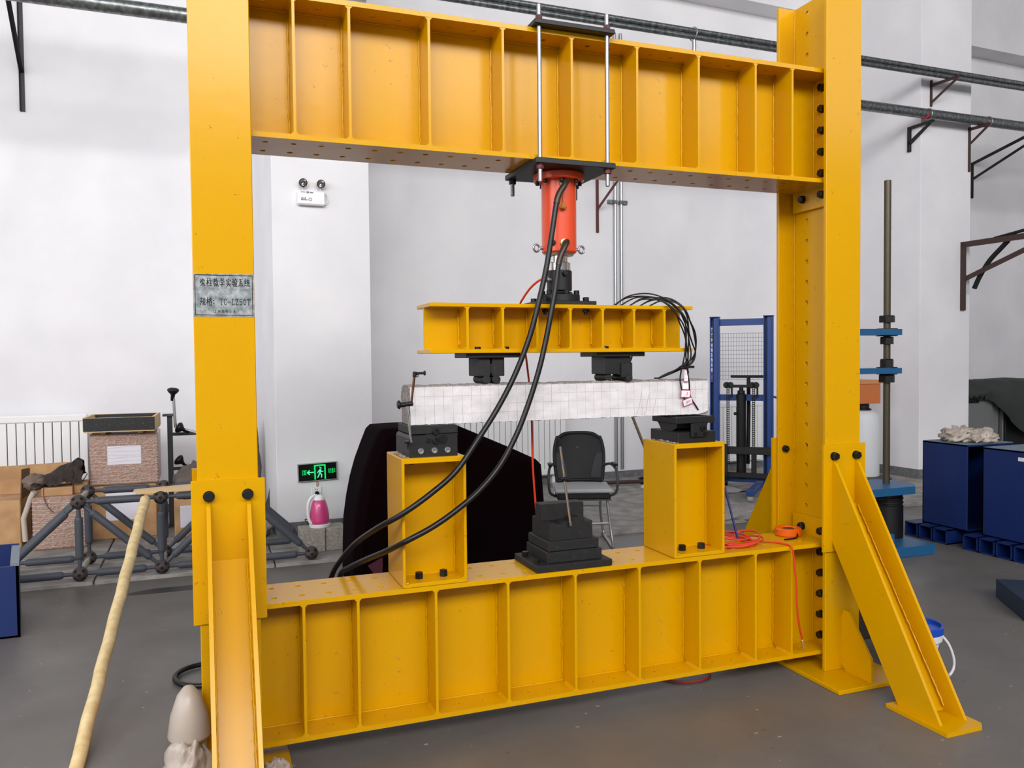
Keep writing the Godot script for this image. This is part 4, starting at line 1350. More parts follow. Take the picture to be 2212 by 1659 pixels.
	s.tube(spline(v3([-1.19, 0.58, -4.85, -1.14, 0.62, -4.8, -1.10, 0.60, -4.8, -1.06, 0.66, -4.82]), 6), 0.004, 6)
	s.tube(spline(v3([-1.19, 0.70, -4.85, -1.17, 0.66, -4.78, -1.18, 0.60, -4.78, -1.2, 0.575, -4.8]), 6), 0.004, 6)
	part("wire", s, M.hose, t)
	t = thing("open_carton", "open kraft carton with raised flaps at the left edge by the blue bin", "box", Vector3(-1.85, y0, -5.1))
	s = S()
	s.span(-2.2, -1.595, y0, 0.45, -5.3, -4.86, 0.008)
	part("body", s, M.card, t)
	s = S()
	s.prism(pv([-4.88, 0.45, -5.28, 0.45, -5.30, 0.68, -4.95, 0.71]), -1.60, -1.592, Z, Y, X)
	part("flap", s, mat(c8(112, 82, 56), 0.85), t)
	s = S()
	s.prism(pv([-2.19, 0.45, -1.60, 0.45, -1.62, 0.585, -2.19, 0.575]), -5.3, -5.292, X, Y, Z)
	part("flap", s, M.card, t)
	s = S()
	s.tube(v3([-1.55, 0.1, -4.78, -1.56, 0.30, -4.78, -1.50, 0.48, -4.78, -1.47, 0.53, -4.76]), 0.022, 8)
	part("foam_strip", s, mat(c8(188, 178, 168), 0.9), t)
	s = Sh.new(Transform3D(Basis(), -Vector3(-1.6, y0, -5.5)))
	s.prism(pv([-2.3, y0, -1.275, y0, -1.285, 0.69, -1.3, 0.70, -1.8, 0.688, -2.3, 0.69]), -5.47, -5.455, X, Y, Z)
	single("cardboard_sheet", s, M.card, "large flat cardboard sheet standing behind the cartons against the left radiator", "cardboard", Vector3(-1.6, y0, -5.5))
	# small carton by the column
	t = thing("small_carton", "small kraft carton with hand hole and white label just left of the left column", "box", Vector3(-0.2, y0, -4.9))
	s = S()
	s.span(-0.35, 0.05, y0, 0.485, -5.2, -4.76, 0.006)
	part("body", s, M.card, t)
	s = S()
	s.span(-0.3, -0.05, 0.12, 0.32, -4.7595, -4.7575, 0.0004)
	part("label", s, M.paper, t, "white label")
	s = S()
	s.cyl(Vector3(-0.26, 0.40, -4.762), Vector3(-0.26, 0.40, -4.758), 0.022, 14)
	s.span(-0.26, -0.12, 0.379, 0.421, -4.762, -4.7585, 0.0003)
	part("hand_hole", s, mat(c8(38, 26, 18), 0.9), t)
	s = Sh.new(Transform3D(Basis(), -Vector3(-0.15, 0.485, -4.95)))
	s.blob(Vector3(-0.15, 0.50, -4.97), Vector3(0.19, 0.17, 0.16), 0.35, 12, 26, 14, 1.6, -0.05)
	single("dark_sack", s, mat(c8(96, 84, 78), 0.7), "crumpled grey-brown sack on the small carton by the left column", "sack", Vector3(-0.15, 0.485, -4.95))
	# rack with rubber-ended arms
	t = thing("rubber_arm_stand", "dark steel post with three rods ending in black rubber knobs", "stand", Vector3(-0.39, y0, -5.36))
	s = S()
	s.span(-0.415, -0.367, y0 + 0.012, 1.115, -5.385, -5.335, 0.003)
	s.span(-0.455, -0.345, 1.115, 1.135, -5.42, -5.3, 0.002)
	s.span(-0.46, -0.30, y0, y0 + 0.012, -5.44, -5.28, 0.002)
	s.span(-0.39, 0.16, 0.92, 0.95, -5.375, -5.345, 0.002)
	s.span(-0.39, 0.16, 0.58, 0.61, -5.375, -5.345, 0.002)
	s.span(0.14, 0.18, y0, 1.1, -5.385, -5.335, 0.003)
	part("post", s, M.greydark, t)
	for q in [[Vector3(-0.336, 1.01, -5.2), Vector3(-0.350, 1.36, -5.2)], [Vector3(0.10, 0.86, -5.2), Vector3(-0.295, 1.005, -5.2)], [Vector3(0.10, 0.45, -5.2), Vector3(-0.305, 0.69, -5.2)]]:
		var d: Vector3 = (q[1] - q[0]).normalized()
		s = S()
		s.cyl(q[0], q[1], 0.014, 12, 0.001)
		var ar := part("arm", s, M.steel, t)
		s = S()
		s.lathe([Vector2(0, -0.09), Vector2(0.018, -0.09), Vector2(0.02, -0.03), Vector2(0.04, -0.012), Vector2(0.055, 0.008), Vector2(0.05, 0.026), Vector2(0.03, 0.036), Vector2(0, 0.038)], q[1], (d + Vector3(0.12, 0.1, 0.05)).normalized(), 20, true)
		part("knob", s, M.bolt, ar, "black rubber knob")
	s = S()
	s.span(0.09, 0.12, 0.4, 1.0, -5.36, -5.19, 0.002)
	part("bracket", s, M.greydark, t)
	# blue steel bin
	t = thing("blue_bin", "open blue steel bin with grey rim cut off by the left edge of the picture", "bin", Vector3(-1.6, 0, -2.55))
	t.rotation.y = deg_to_rad(0.0)
	s = S()
	s.prism(pv([-1.9, -2.29, -1.142, -2.29, -1.242, -2.86, -1.9, -2.86]), 0.0, 0.012, X, Z, Y)
	s.prism(pv([-1.9, -2.29, -1.142, -2.29, -1.148, -2.306, -1.9, -2.306]), 0.0, 0.432, X, Z, Y)
	s.prism(pv([-1.9, -2.845, -1.24, -2.845, -1.244, -2.86, -1.9, -2.86]), 0.0, 0.46, X, Z, Y)
	part("body", s, M.deepblue, t)
	s = S()
	s.prism(pv([-1.142, -2.29, -1.242, -2.86, -1.258, -2.86, -1.158, -2.29]), 0.0, 0.44, X, Z, Y)
	part("end_panel", s, mat(c8(46, 62, 86), 0.5), t)
	s = S()
	s.prism(pv([-1.138, -2.285, -1.238, -2.865, -1.285, -2.865, -1.185, -2.285]), 0.435, 0.452, X, Z, Y)
	part("rim", s, mat(c8(110, 124, 136), 0.5), t)
	s = S()
	s.span(-1.9, -1.26, 0.3, 0.312, -2.6, -2.585, 0.001)
	part("divider", s, mat(c8(120, 130, 150), 0.5), t)
	# bags at the foot of the left column
	s = Sh.new(Transform3D(Basis(), -Vector3(-0.17, 0.0216, 0.08)))
	s.blob(Vector3(-0.165, 0.12, 0.08), Vector3(0.085, 0.13, 0.10), 0.32, 22, 30, 20, 2.0, -0.75)
	single("plastic_bag", s, M.plastic, "crumpled translucent plastic bag at the foot of the left column", "bag", Vector3(-0.17, 0.0216, 0.08))
	s = Sh.new(Transform3D(Basis(), -Vector3(-0.16, 0.22, 0.06)))
	s.lathe([Vector2(0, 0.235), Vector2(0.072, 0.235), Vector2(0.078, 0.25), Vector2(0.066, 0.33), Vector2(0.042, 0.40), Vector2(0.018, 0.43), Vector2(0.006, 0.434), Vector2(0, 0.434)], Vector3(-0.158, 0, 0.055), Y, 20, true)
	single("plastic_cone", s, M.plastic, "milky plastic cone standing on the crumpled bag beside the left column", "cone", Vector3(-0.16, 0.22, 0.06))
	s = Sh.new(Transform3D(Basis(), -Vector3(0.15, 0.0216, 0.13)))
	s.blob(Vector3(0.15, 0.06, 0.13), Vector3(0.055, 0.06, 0.07), 0.3, 23, 24, 16, 2.2, -0.7)
	single("small_bag", s, M.plastic, "small clear bag between the left brace and the lower beam end", "bag", Vector3(0.15, 0.0216, 0.13))
	s = Sh.new(Transform3D(Basis(), -Vector3(-0.1, 0, -1.2)))
	s.ring(Vector3(-0.1, 0.014, -1.2), Vector3(0.02, 1, 0.02).normalized(), 0.15, 0.0135, 30, 8)
	single("hose_ring", s, M.hose, "black hose ring lying on the floor just behind the left column", "hose", Vector3(-0.1, 0, -1.2))
	# sacking in the corner behind the left column
	s = Sh.new(Transform3D(Basis(), -Vector3(0.36, y0, -5.25)))
	s.blob(Vector3(0.355, 0.52, -5.25), Vector3(0.085, 0.52, 0.12), 0.28, 41, 26, 30, 1.8, -0.93)
	single("sacking_roll", s, mat(c8(110, 92, 80), 0.85), "tall brown roll of sacking in the corner right of the left column", "roll", Vector3(0.36, y0, -5.25))
	s = Sh.new(Transform3D(Basis(), -Vector3(0.37, y0, -4.55)))
	s.blob(Vector3(0.36, 0.10, -4.55), Vector3(0.12, 0.09, 0.12), 0.35, 42, 26, 16, 2.0, -0.75)
	single("white_bag", s, M.plastic, "crumpled white bag on the floor behind the truss, right of the left column", "bag", Vector3(0.37, y0, -4.55))
	s = Sh.new(Transform3D(Basis(), -Vector3(0.46, y0, -4.9)))
	s.prism(pv([0.40, y0, 0.535, y0, 0.525, 0.42, 0.515, 0.47, 0.49, 0.33, 0.42, 0.14]), -4.92, -4.905, X, Y, Z)
	single("dark_offcut", s, M.greydark, "pointed dark offcut standing against the pillar beside the sacking roll", "offcut", Vector3(0.46, y0, -4.9))

func pillar_items():
	var s: Sh
	# exit sign
	var t := wall_thing("exit_sign", "lit green exit sign on a black panel on the left pillar above the pink kettle", "exit sign", Vector3(0.362, 0.62, 0.0))
	t.rotation.z = 0.025
	s = S()
	s.span(0.182, 0.542, 0.536, 0.704, 0.0, 0.028, 0.003)
	part("case", s, mat(c8(176, 180, 180), 0.4, 0.4), t)
	s = S()
	s.quad(Vector3(0.19, 0.544, 0.0285), Vector3(0.534, 0.544, 0.0285), Vector3(0.534, 0.696, 0.0285), Vector3(0.19, 0.696, 0.0285), Z, true)
	var im := Image.create(1024, 448, false, Image.FORMAT_RGB8)
	im.fill(c8(2, 4, 3))
	var g := c8(20, 235, 110)
	var g2 := c8(90, 250, 190)
	glyph(im, "9,0 1,0 1,10 9,10;1,5 8,5", Vector2(96, 160), Vector2(30, 120), 11, g)
	glyph(im, "0,0 10,10;10,0 0,10", Vector2(134, 160), Vector2(26, 120), 11, g)
	glyph(im, "5,0 5,10", Vector2(160, 160), Vector2(24, 120), 11, g)
	glyph(im, "0,0 10,0;5,0 5,10", Vector2(184, 160), Vector2(28, 120), 11, g)
	glyph(im, "0,5 3,1;0,5 3,9;0,5 10,5", Vector2(236, 160), Vector2(170, 130), 26, g2)
	glyph(im, "0.2,10 0.2,0 10,0 10,10", Vector2(432, 50), Vector2(280, 360), 40, g)
	for k in 16:
		im.fill_rect(Rect2i(556 + int(22 * (1 - cos(k * 0.2))), 92 + k * 3, 44 - int(8 * absf(k - 8) / 4.0), 4), g2)
	glyph(im, "5.2,2.6 4.6,5.6", Vector2(490, 90), Vector2(180, 300), 42, g2)
	glyph(im, "5.2,2.8 2.2,4 1.2,5.4;5.4,2.8 7.6,4.6 9.4,4.2", Vector2(490, 90), Vector2(180, 300), 20, g2)
	glyph(im, "4.6,5.6 2.6,7.8 1.0,9.4;4.8,5.8 7.2,7.4 6.6,9.6", Vector2(490, 90), Vector2(180, 300), 26, g2)
	var an := ["5,0 5,1;1,3 1,1.5 9,1.5 9,3;5,3 2,7 8,10;7,5 3,10;1,6 9,6", "5,0 1,4;5,0 9,4;2.5,4.5 7.5,4.5;2.5,7 7.5,7;1,9.5 9,9.5;5,4.5 5,9.5", "5,0 5,10;2,1 2,4.5 8,4.5 8,1;1,6 1,10 9,10 9,6", "2,1 8,1 8,9 2,9 2,1"]
	for i in 4:
		glyph(im, an[i], Vector2(800 + i * 50, 156), Vector2(42, 120), 8, g)
	var tex := ImageTexture.create_from_image(im)
	var m := mat(c8(4, 5, 4), 0.3)
	m.emission_enabled = true
	m.emission_operator = BaseMaterial3D.EMISSION_OP_MULTIPLY
	m.emission = Color.WHITE
	m.emission_texture = tex
	m.emission_energy_multiplier = 1.0
	part("lit_face", s, m, t, "black face with green running figure and letters")
	var l := OmniLight3D.new()
	l.name = "sign_glow"
	l.light_color = c8(60, 255, 150)
	l.light_energy = 0.004
	l.light_size = 0.1
	l.omni_range = 30.0
	l.omni_attenuation = 2.0
	l.shadow_enabled = true
	t.add_child(l)
	l.position = Vector3(0, 0, 0.08)
	s = S()
	s.tube(spline(v3([0.352, 0.54, 0.012, 0.350, 0.51, 0.014, 0.353, 0.478, 0.008]), 5), 0.003, 6)
	s.tube(spline(v3([0.362, 0.54, 0.012, 0.364, 0.51, 0.014, 0.358, 0.478, 0.008]), 5), 0.003, 6)
	part("wire", s, mat(c8(190, 100, 80), 0.5), t)
	# socket
	t = wall_thing("wall_socket", "white double wall socket with a black plug below the green exit sign", "socket", Vector3(0.352, 0.433, 0.0))
	s = S()
	s.span(0.306, 0.398, 0.386, 0.480, 0.0, 0.012, 0.004)
	part("plate", s, M.white, t)
	s = S()
	for x in [0.343, 0.361]:
		s.span(x - 0.003, x + 0.003, 0.452, 0.460, 0.0119, 0.0125, 0.0001)
	part("slot", s, mat(c8(20, 20, 20), 0.8), t)
	s = S()
	s.prism(pv([0.337, 0.398, 0.367, 0.398, 0.372, 0.422, 0.362, 0.440, 0.342, 0.440, 0.333, 0.422]), 0.012, 0.042, X, Y, Z)
	part("plug", s, M.bolt, t, "black plug")
	# emergency light
	t = wall_thing("emergency_light", "white twin-head emergency light high on the left pillar", "emergency light", Vector3(0.352, 3.125, 0.0))
	s = S()
	s.span(0.222, 0.47, 3.058, 3.188, 0.0, 0.06, 0.012)
	var body := part("body", s, M.white, t)
	s = S()
	s.span(0.25, 0.29, 3.166, 3.172, 0.0605, 0.061, 0.0002)
	s.span(0.30, 0.325, 3.160, 3.176, 0.0605, 0.061, 0.0002)
	s.span(0.332, 0.36, 3.162, 3.174, 0.0605, 0.061, 0.0002)
	s.span(0.25, 0.31, 3.096, 3.104, 0.0605, 0.061, 0.0002)
	for k in 4:
		s.span(0.25 + 0.012 * k, 0.258 + 0.012 * k, 3.106, 3.118 + 0.006 * (k % 2), 0.0605, 0.061, 0.0002)
	s.lathe([Vector2(0.010, 0), Vector2(0.016, 0), Vector2(0.016, 0.0006), Vector2(0.010, 0.0006)], Vector3(0.333, 3.106, 0.0605), Z, 18)
	part("print", s, mat(c8(120, 122, 126), 0.6), body)
	s = S()
	s.cyl(Vector3(0.412, 3.118, 0.06), Vector3(0.412, 3.118, 0.063), 0.036, 24, 0.001)
	part("sticker", s, mat(c8(250, 250, 250), 0.5), body)
	for x in [0.272, 0.432]:
		s = S()
		s.cyl(Vector3(x, 3.185, 0.03), Vector3(x, 3.23, 0.03), 0.009, 10)
		s.span(x - 0.02, x + 0.02, 3.186, 3.198, 0.01, 0.05, 0.003)
		var h := part("head_stem", s, mat(c8(190, 190, 190), 0.4), t)
		s = S()
		s.lathe([Vector2(0, -0.03), Vector2(0.026, -0.028), Vector2(0.037, 0), Vector2(0.037, 0.022), Vector2(0.030, 0.026), Vector2(0.030, 0.02)], Vector3(x, 3.255, 0.045), Vector3(0.03, -0.1, 1).normalized(), 24)
		part("lamp_ring", s, M.bolt, h, "black lamp ring")
		s = S()
		s.lathe([Vector2(0.030, 0.02), Vector2(0.02, 0.004), Vector2(0, -0.006)], Vector3(x, 3.255, 0.045), Vector3(0.03, -0.1, 1).normalized(), 24, true)
		part("reflector", s, M.chrome, h)
	s = S()
	s.tube(spline(v3([0.45, 3.19, 0.02, 0.485, 3.17, 0.02, 0.502, 3.12, 0.02, 0.49, 3.08, 0.012, 0.465, 3.07, 0.01]), 6), 0.003, 6)
	part("cord", s, M.white, t)
	# blocks and kettle
	for q in [[0.655, 0.862, -3.87, -3.66, "pale concrete block under the pink kettle, left of the pair"], [0.868, 1.035, -3.89, -3.68, "pale concrete block beside the dark covered equipment, right of the pair"]]:
		s = Sh.new(Transform3D(Basis(), -Vector3((q[0] + q[1]) / 2, 0.03, (q[2] + q[3]) / 2)))
		s.span(q[0], q[1], 0.03, 0.228, q[2], q[3], 0.006)
		single("concrete_block", s, M.block, q[4], "block", Vector3((q[0] + q[1]) / 2, 0.03, (q[2] + q[3]) / 2))
	t = thing("kettle", "pink and white electric kettle standing on the pale concrete blocks", "kettle", Vector3(0.828, 0.228, -3.765))
	var K := Vector3(0.828, 0.228, -3.765)
	s = S()
	s.lathe([Vector2(0, 0), Vector2(0.084, 0), Vector2(0.087, 0.006), Vector2(0.087, 0.026), Vector2(0.082, 0.03), Vector2(0, 0.03)], K, Y, 30)
	part("base", s, M.white, t)
	s = S()
	s.lathe([Vector2(0.0, 0.03), Vector2(0.082, 0.03), Vector2(0.083, 0.06), Vector2(0.079, 0.12), Vector2(0.068, 0.18), Vector2(0.053, 0.225), Vector2(0.045, 0.235), Vector2(0, 0.236)], K, Y, 32, true)
	var pink := mat(c8(214, 62, 130), 0.18)
	pink.clearcoat_enabled = true
	part("body", s, pink, t)
	s = S()
	s.lathe([Vector2(0.05, 0.231), Vector2(0.05, 0.24), Vector2(0.036, 0.262), Vector2(0.015, 0.272), Vector2(0, 0.273)], K, Y, 26, true)
	part("lid", s, M.white, t)
	s = S()
	s.tube(spline([K + Vector3(-0.02, 0.268, 0.0), K + Vector3(-0.06, 0.258, 0.01), K + Vector3(-0.092, 0.21, 0.02), K + Vector3(-0.098, 0.14, 0.025), K + Vector3(-0.09, 0.07, 0.03), K + Vector3(-0.07, 0.035, 0.035)], 7), 0.0135, 10)
	part("handle", s, M.white, t)
	s = S()
	s.tube(spline([wp(0.352, 0.40, 0.03), wp(0.352, 0.34, 0.035), wp(0.335, 0.25, 0.2), wp(0.33, 0.2, 0.40), K + Vector3(-0.11, 0.06, -0.06), K + Vector3(-0.08, 0.01, -0.02)], 7), 0.0038, 7)
	part("cord", s, M.hose, t)

func radiator(x0: float, x1: float, y0: float, y1: float, label: String):
	var zf := -1.70
	var t := wall_thing("radiator", label, "radiator", Vector3((x0 + x1) / 2, y0, -1.75), "white ribbed radiators along the back wall")
	var s := S()
	s.span(x0, x1, y1 - 0.075, y1, zf - 0.09, zf + 0.012, 0.012)
	part("top_rail", s, M.white, t)
	s = S()
	s.span(x0, x1, y0, y0 + 0.07, zf - 0.09, zf + 0.012, 0.01)
	part("bottom_rail", s, M.white, t)
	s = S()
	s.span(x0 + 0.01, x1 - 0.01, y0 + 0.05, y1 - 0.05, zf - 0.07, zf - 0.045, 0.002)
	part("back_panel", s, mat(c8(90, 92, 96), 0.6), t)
	var n := int(round((x1 - x0) / 0.0765))
	var w := (x1 - x0) / n
	for i in n:
		s = S()
		s.span(x0 + w * i + 0.004, x0 + w * (i + 1) - 0.004, y0 + 0.06, y1 - 0.07, zf - 0.035, zf, 0.004)
		part("fin", s, M.white, t)
	s = S()
	for x in [x0 + 0.15, x1 - 0.15]:
		s.span(x - 0.02, x + 0.02, 0.03, y1 - 0.1, zf - 0.15, zf - 0.06, 0.002)
	part("foot", s, M.white, t)

# L-shaped pipe bracket: upright on the wall, arm and strut
func bracket(n: String, label: String, at: Vector3, up: float, down: float, reach: float, strut: float, m: Material, dirz := 1.0, sz := 0.035, rise := 0.0):
	var t := wall_thing(n, label, "bracket", at, "")
	var s := S()
	s.span(at.x - sz / 2, at.x + sz / 2, at.y - down, at.y + up, at.z, at.z + 0.005, 0.001)
	s.span(at.x - sz / 2, at.x - sz / 2 + 0.005, at.y - down, at.y + up, at.z, at.z + sz, 0.001)
	part("upright", s, m, t)
	s = S()
	var a := Vector3(at.x, at.y, at.z)
	var b := Vector3(at.x, at.y + rise, at.z + reach)
	if reach > 0.02:
		_bar(s, a, b, sz)
		part("arm", s, m, t)
		s = S()
		_bar(s, Vector3(at.x, at.y - strut, at.z + 0.01), Vector3(at.x, at.y + rise * 0.92 - sz * 0.5, at.z + reach * 0.92), sz * 0.85)
		part("strut", s, m, t)
	return t

func _bar(s: Sh, a: Vector3, b: Vector3, w: float):
	var d := (b - a).normalized()
	var l := (b - a).length()
	var side := d.cross(Y).normalized()
	if side.length() < 0.5:
		side = X
	var up := side.cross(d)
	var keep := s.xf
	s.xf = s.xf * Transform3D(Basis(side, up, -d), a)
	s.box(Vector3(0, w * 0.5 - 0.003, -l / 2), Vector3(w, 0.006, l), 0.001)
	s.box(Vector3(w * 0.5 - 0.003, 0, -l / 2), Vector3(0.006, w, l), 0.001)
	s.xf = keep

func piping():
	var s: Sh
	for q in [[0.031, 0.03, "upper of the two thin galvanised pipes running high along the wall"], [-0.031, 0.03, "lower of the two thin galvanised pipes running high along the wall"]]:
		var a := Vector3(-3.5, 5.0 + q[0], -3.95)
		var b := Vector3(10.19, 5.18 + q[0], -4.54)
		var c := b + (b - a).normalized() * 4.0
		s = Sh.new(Transform3D(Basis(), -a))
		s.cyl(a, c, q[1], 18)
		single("thin_pipe", s, M.galv, q[2], "pipe", a, "pipes high along the wall")
	var t := thing("heating_pipe", "single thick galvanised pipe running along the wall below the two thin ones", "pipe", Vector3(-3.5, 4.5, -4.0), "pipes high along the wall")
	s = S()
	var p0 := Vector3(-3.5, 4.51, -4.0)
	var p1 := Vector3(10.33, 4.69, -4.64)
	s.cyl(p0, p1 + (p1 - p0).normalized() * 4.0, 0.0615, 24)
	part("pipe", s, M.galv, t)
	for x in [8.53, 9.62]:
		var k: float = (x - p0.x) / (p1.x - p0.x)
		s = S()
		s.ring(p0.lerp(p1, k), (p1 - p0).normalized(), 0.066, 0.006, 24, 6)
		part("clip", s, M.steel, t)
		s = S()
		var c := p0.lerp(p1, k - 0.004)
		var pts := []
		for i in 9:
			var an := -0.3 - 2.2 * i / 8.0
			pts.append(c + Vector3(0, sin(an), cos(an)) * 0.065)
		s.tube(pts, 0.012, 6)
		part("paint_band", s, mat(c8(196, 30, 56), 0.5), t, "red paint daub")
	# pipe hook over the upper beam
	t = thing("pipe_hook", "bent pipe elbow hanging under the two thin pipes above the yellow beam", "pipe", Vector3(4.87, 5.05, -4.30))
	s = S()
	s.tube(spline(v3([4.90, 5.02, -4.26, 4.90, 4.93, -4.26, 4.88, 4.87, -4.27, 4.82, 4.84, -4.28, 4.76, 4.85, -4.29]), 6), 0.022, 12)
	part("pipe", s, M.steel, t)
	s = S()
	s.ring(Vector3(4.90, 5.09, -4.27), X, 0.07, 0.006, 20, 6)
	part("clip", s, M.steel, t)
	# brackets
	bracket("pipe_bracket", "dark red-brown pipe bracket on the wall above the pair of conduits", Vector3(4.37, 4.55, -1.85), 0.05, 1.27, 2.0, 0.98, M.redbrown, 1.0, 0.045)
	bracket("pipe_bracket", "long black pipe bracket at the upper left corner of the wall", Vector3(-2.15, 5.65, -1.85), 0.05, 1.5, 2.0, 1.13, M.black, 1.0, 0.045)
	bracket("pipe_bracket", "half white-painted bracket under the thin pipes on the right pillar", Vector3(8.235, 5.085, 0.0), 0.07, 0.26, 0.42, 0.22, M.rustbrown, 1.0, 0.04)
	bracket("pipe_bracket", "dark bracket under the thick pipe at the edge of the right pillar", Vector3(8.945, 4.60, 0.0), 0.03, 0.55, 0.3, 0.2, M.rustbrown, 1.0, 0.04)
	bracket("pipe_bracket", "dark long-strut bracket on the recessed wall at the right edge", Vector3(11.41, 4.75, -1.85), 0.03, 0.55, 1.8, 0.25, M.black, 1.0, 0.05, 0.45)
	# bracket on the side face of the right pillar
	t = thing("pipe_bracket", "black bracket holding the thick pipe on the side of the right pillar", "bracket", Vector3(8.56, 4.55, -4.9))
	s = S()
	s.span(8.55, 8.585, 4.27, 4.585, -4.905, -4.86, 0.002)
	part("upright", s, M.bolt, t)
	s = S()
	s.span(8.545, 8.58, 4.555, 4.59, -4.9, -4.5, 0.002)
	part("arm", s, M.bolt, t)
	s = S()
	s.prism(pv([-4.88, 4.35, -4.88, 4.40, -4.58, 4.56, -4.53, 4.56]), 8.55, 8.578, Z, Y, X)
	part("strut", s, M.bolt, t)
	# big empty bracket
	t = bracket("wall_bracket", "large dark empty wall bracket with a rag over its strut on the right pillar", Vector3(8.835, 3.08, 0.0), 0.02, 0.86, 1.35, 0.47, M.rustbrown, 1.0, 0.075)
	s = S()
	s.span(8.80, 8.875, 2.22, 3.09, 0.003, 0.03, 0.002)
	part("backing_channel", s, M.greydark, t)
	s = S()
	s.tube(spline(v3([8.86, 3.06, 0.62, 8.87, 2.98, 0.52, 8.875, 2.86, 0.38, 8.88, 2.74, 0.28, 8.885, 2.62, 0.2, 8.885, 2.5, 0.14]), 6), 0.03, 8, false, [])
	part("rag", s, M.blackcloth, t)
	s = S()
	s.tube(spline(v3([8.84, 3.11, 0.45, 8.84, 3.14, 0.7, 8.84, 3.17, 0.95, 8.84, 3.19, 1.3]), 6), 0.02, 8)
	part("cable", s, M.blackcloth, t)
	# conduits
	for q in [[4.62, "left one of the two thin vertical steel conduits on the wall behind the jack"], [4.712, "right one of the two thin vertical steel conduits on the wall behind the jack"]]:
		t = wall_thing("conduit", q[1], "conduit", Vector3(q[0], 0.2, -1.82), "vertical conduits behind the jack")
		s = S()
		s.cyl(Vector3(q[0], 0.15, -1.815), Vector3(q[0], 5.9, -1.815), 0.021, 14)
		part("pipe", s, M.steel, t)
		s = S()
		var e := -1.0 if q[0] < 4.65 else 1.0
		s.span(q[0], q[0] + e * 0.1, 3.67, 3.72, -1.85, -1.815, 0.002)
		s.span(q[0] - 0.026, q[0] + 0.026, 3.665, 3.715, -1.85, -1.788, 0.004)
		part("clamp", s, M.galv, t)
	t = wall_thing("corner_conduit", "thin white conduit rising in the corner just right of the left column", "conduit", Vector3(-0.05, 0.3, -1.82))
	s = S()
	s.cyl(Vector3(-0.06, 0.03, -1.83), Vector3(-0.06, 6.4, -1.83), 0.012, 10)
	part("pipe", s, M.white, t)
	radiator(-2.9, -1.64, 0.16, 1.125, "white ribbed radiator behind the cartons at the left")
	radiator(1.9, 3.81, 0.16, 1.12, "white ribbed radiator seen under the concrete beam, left of the office chair")
	radiator(5.75, 6.95, 0.16, 1.0, "white ribbed radiator partly hidden behind the blue stacker")

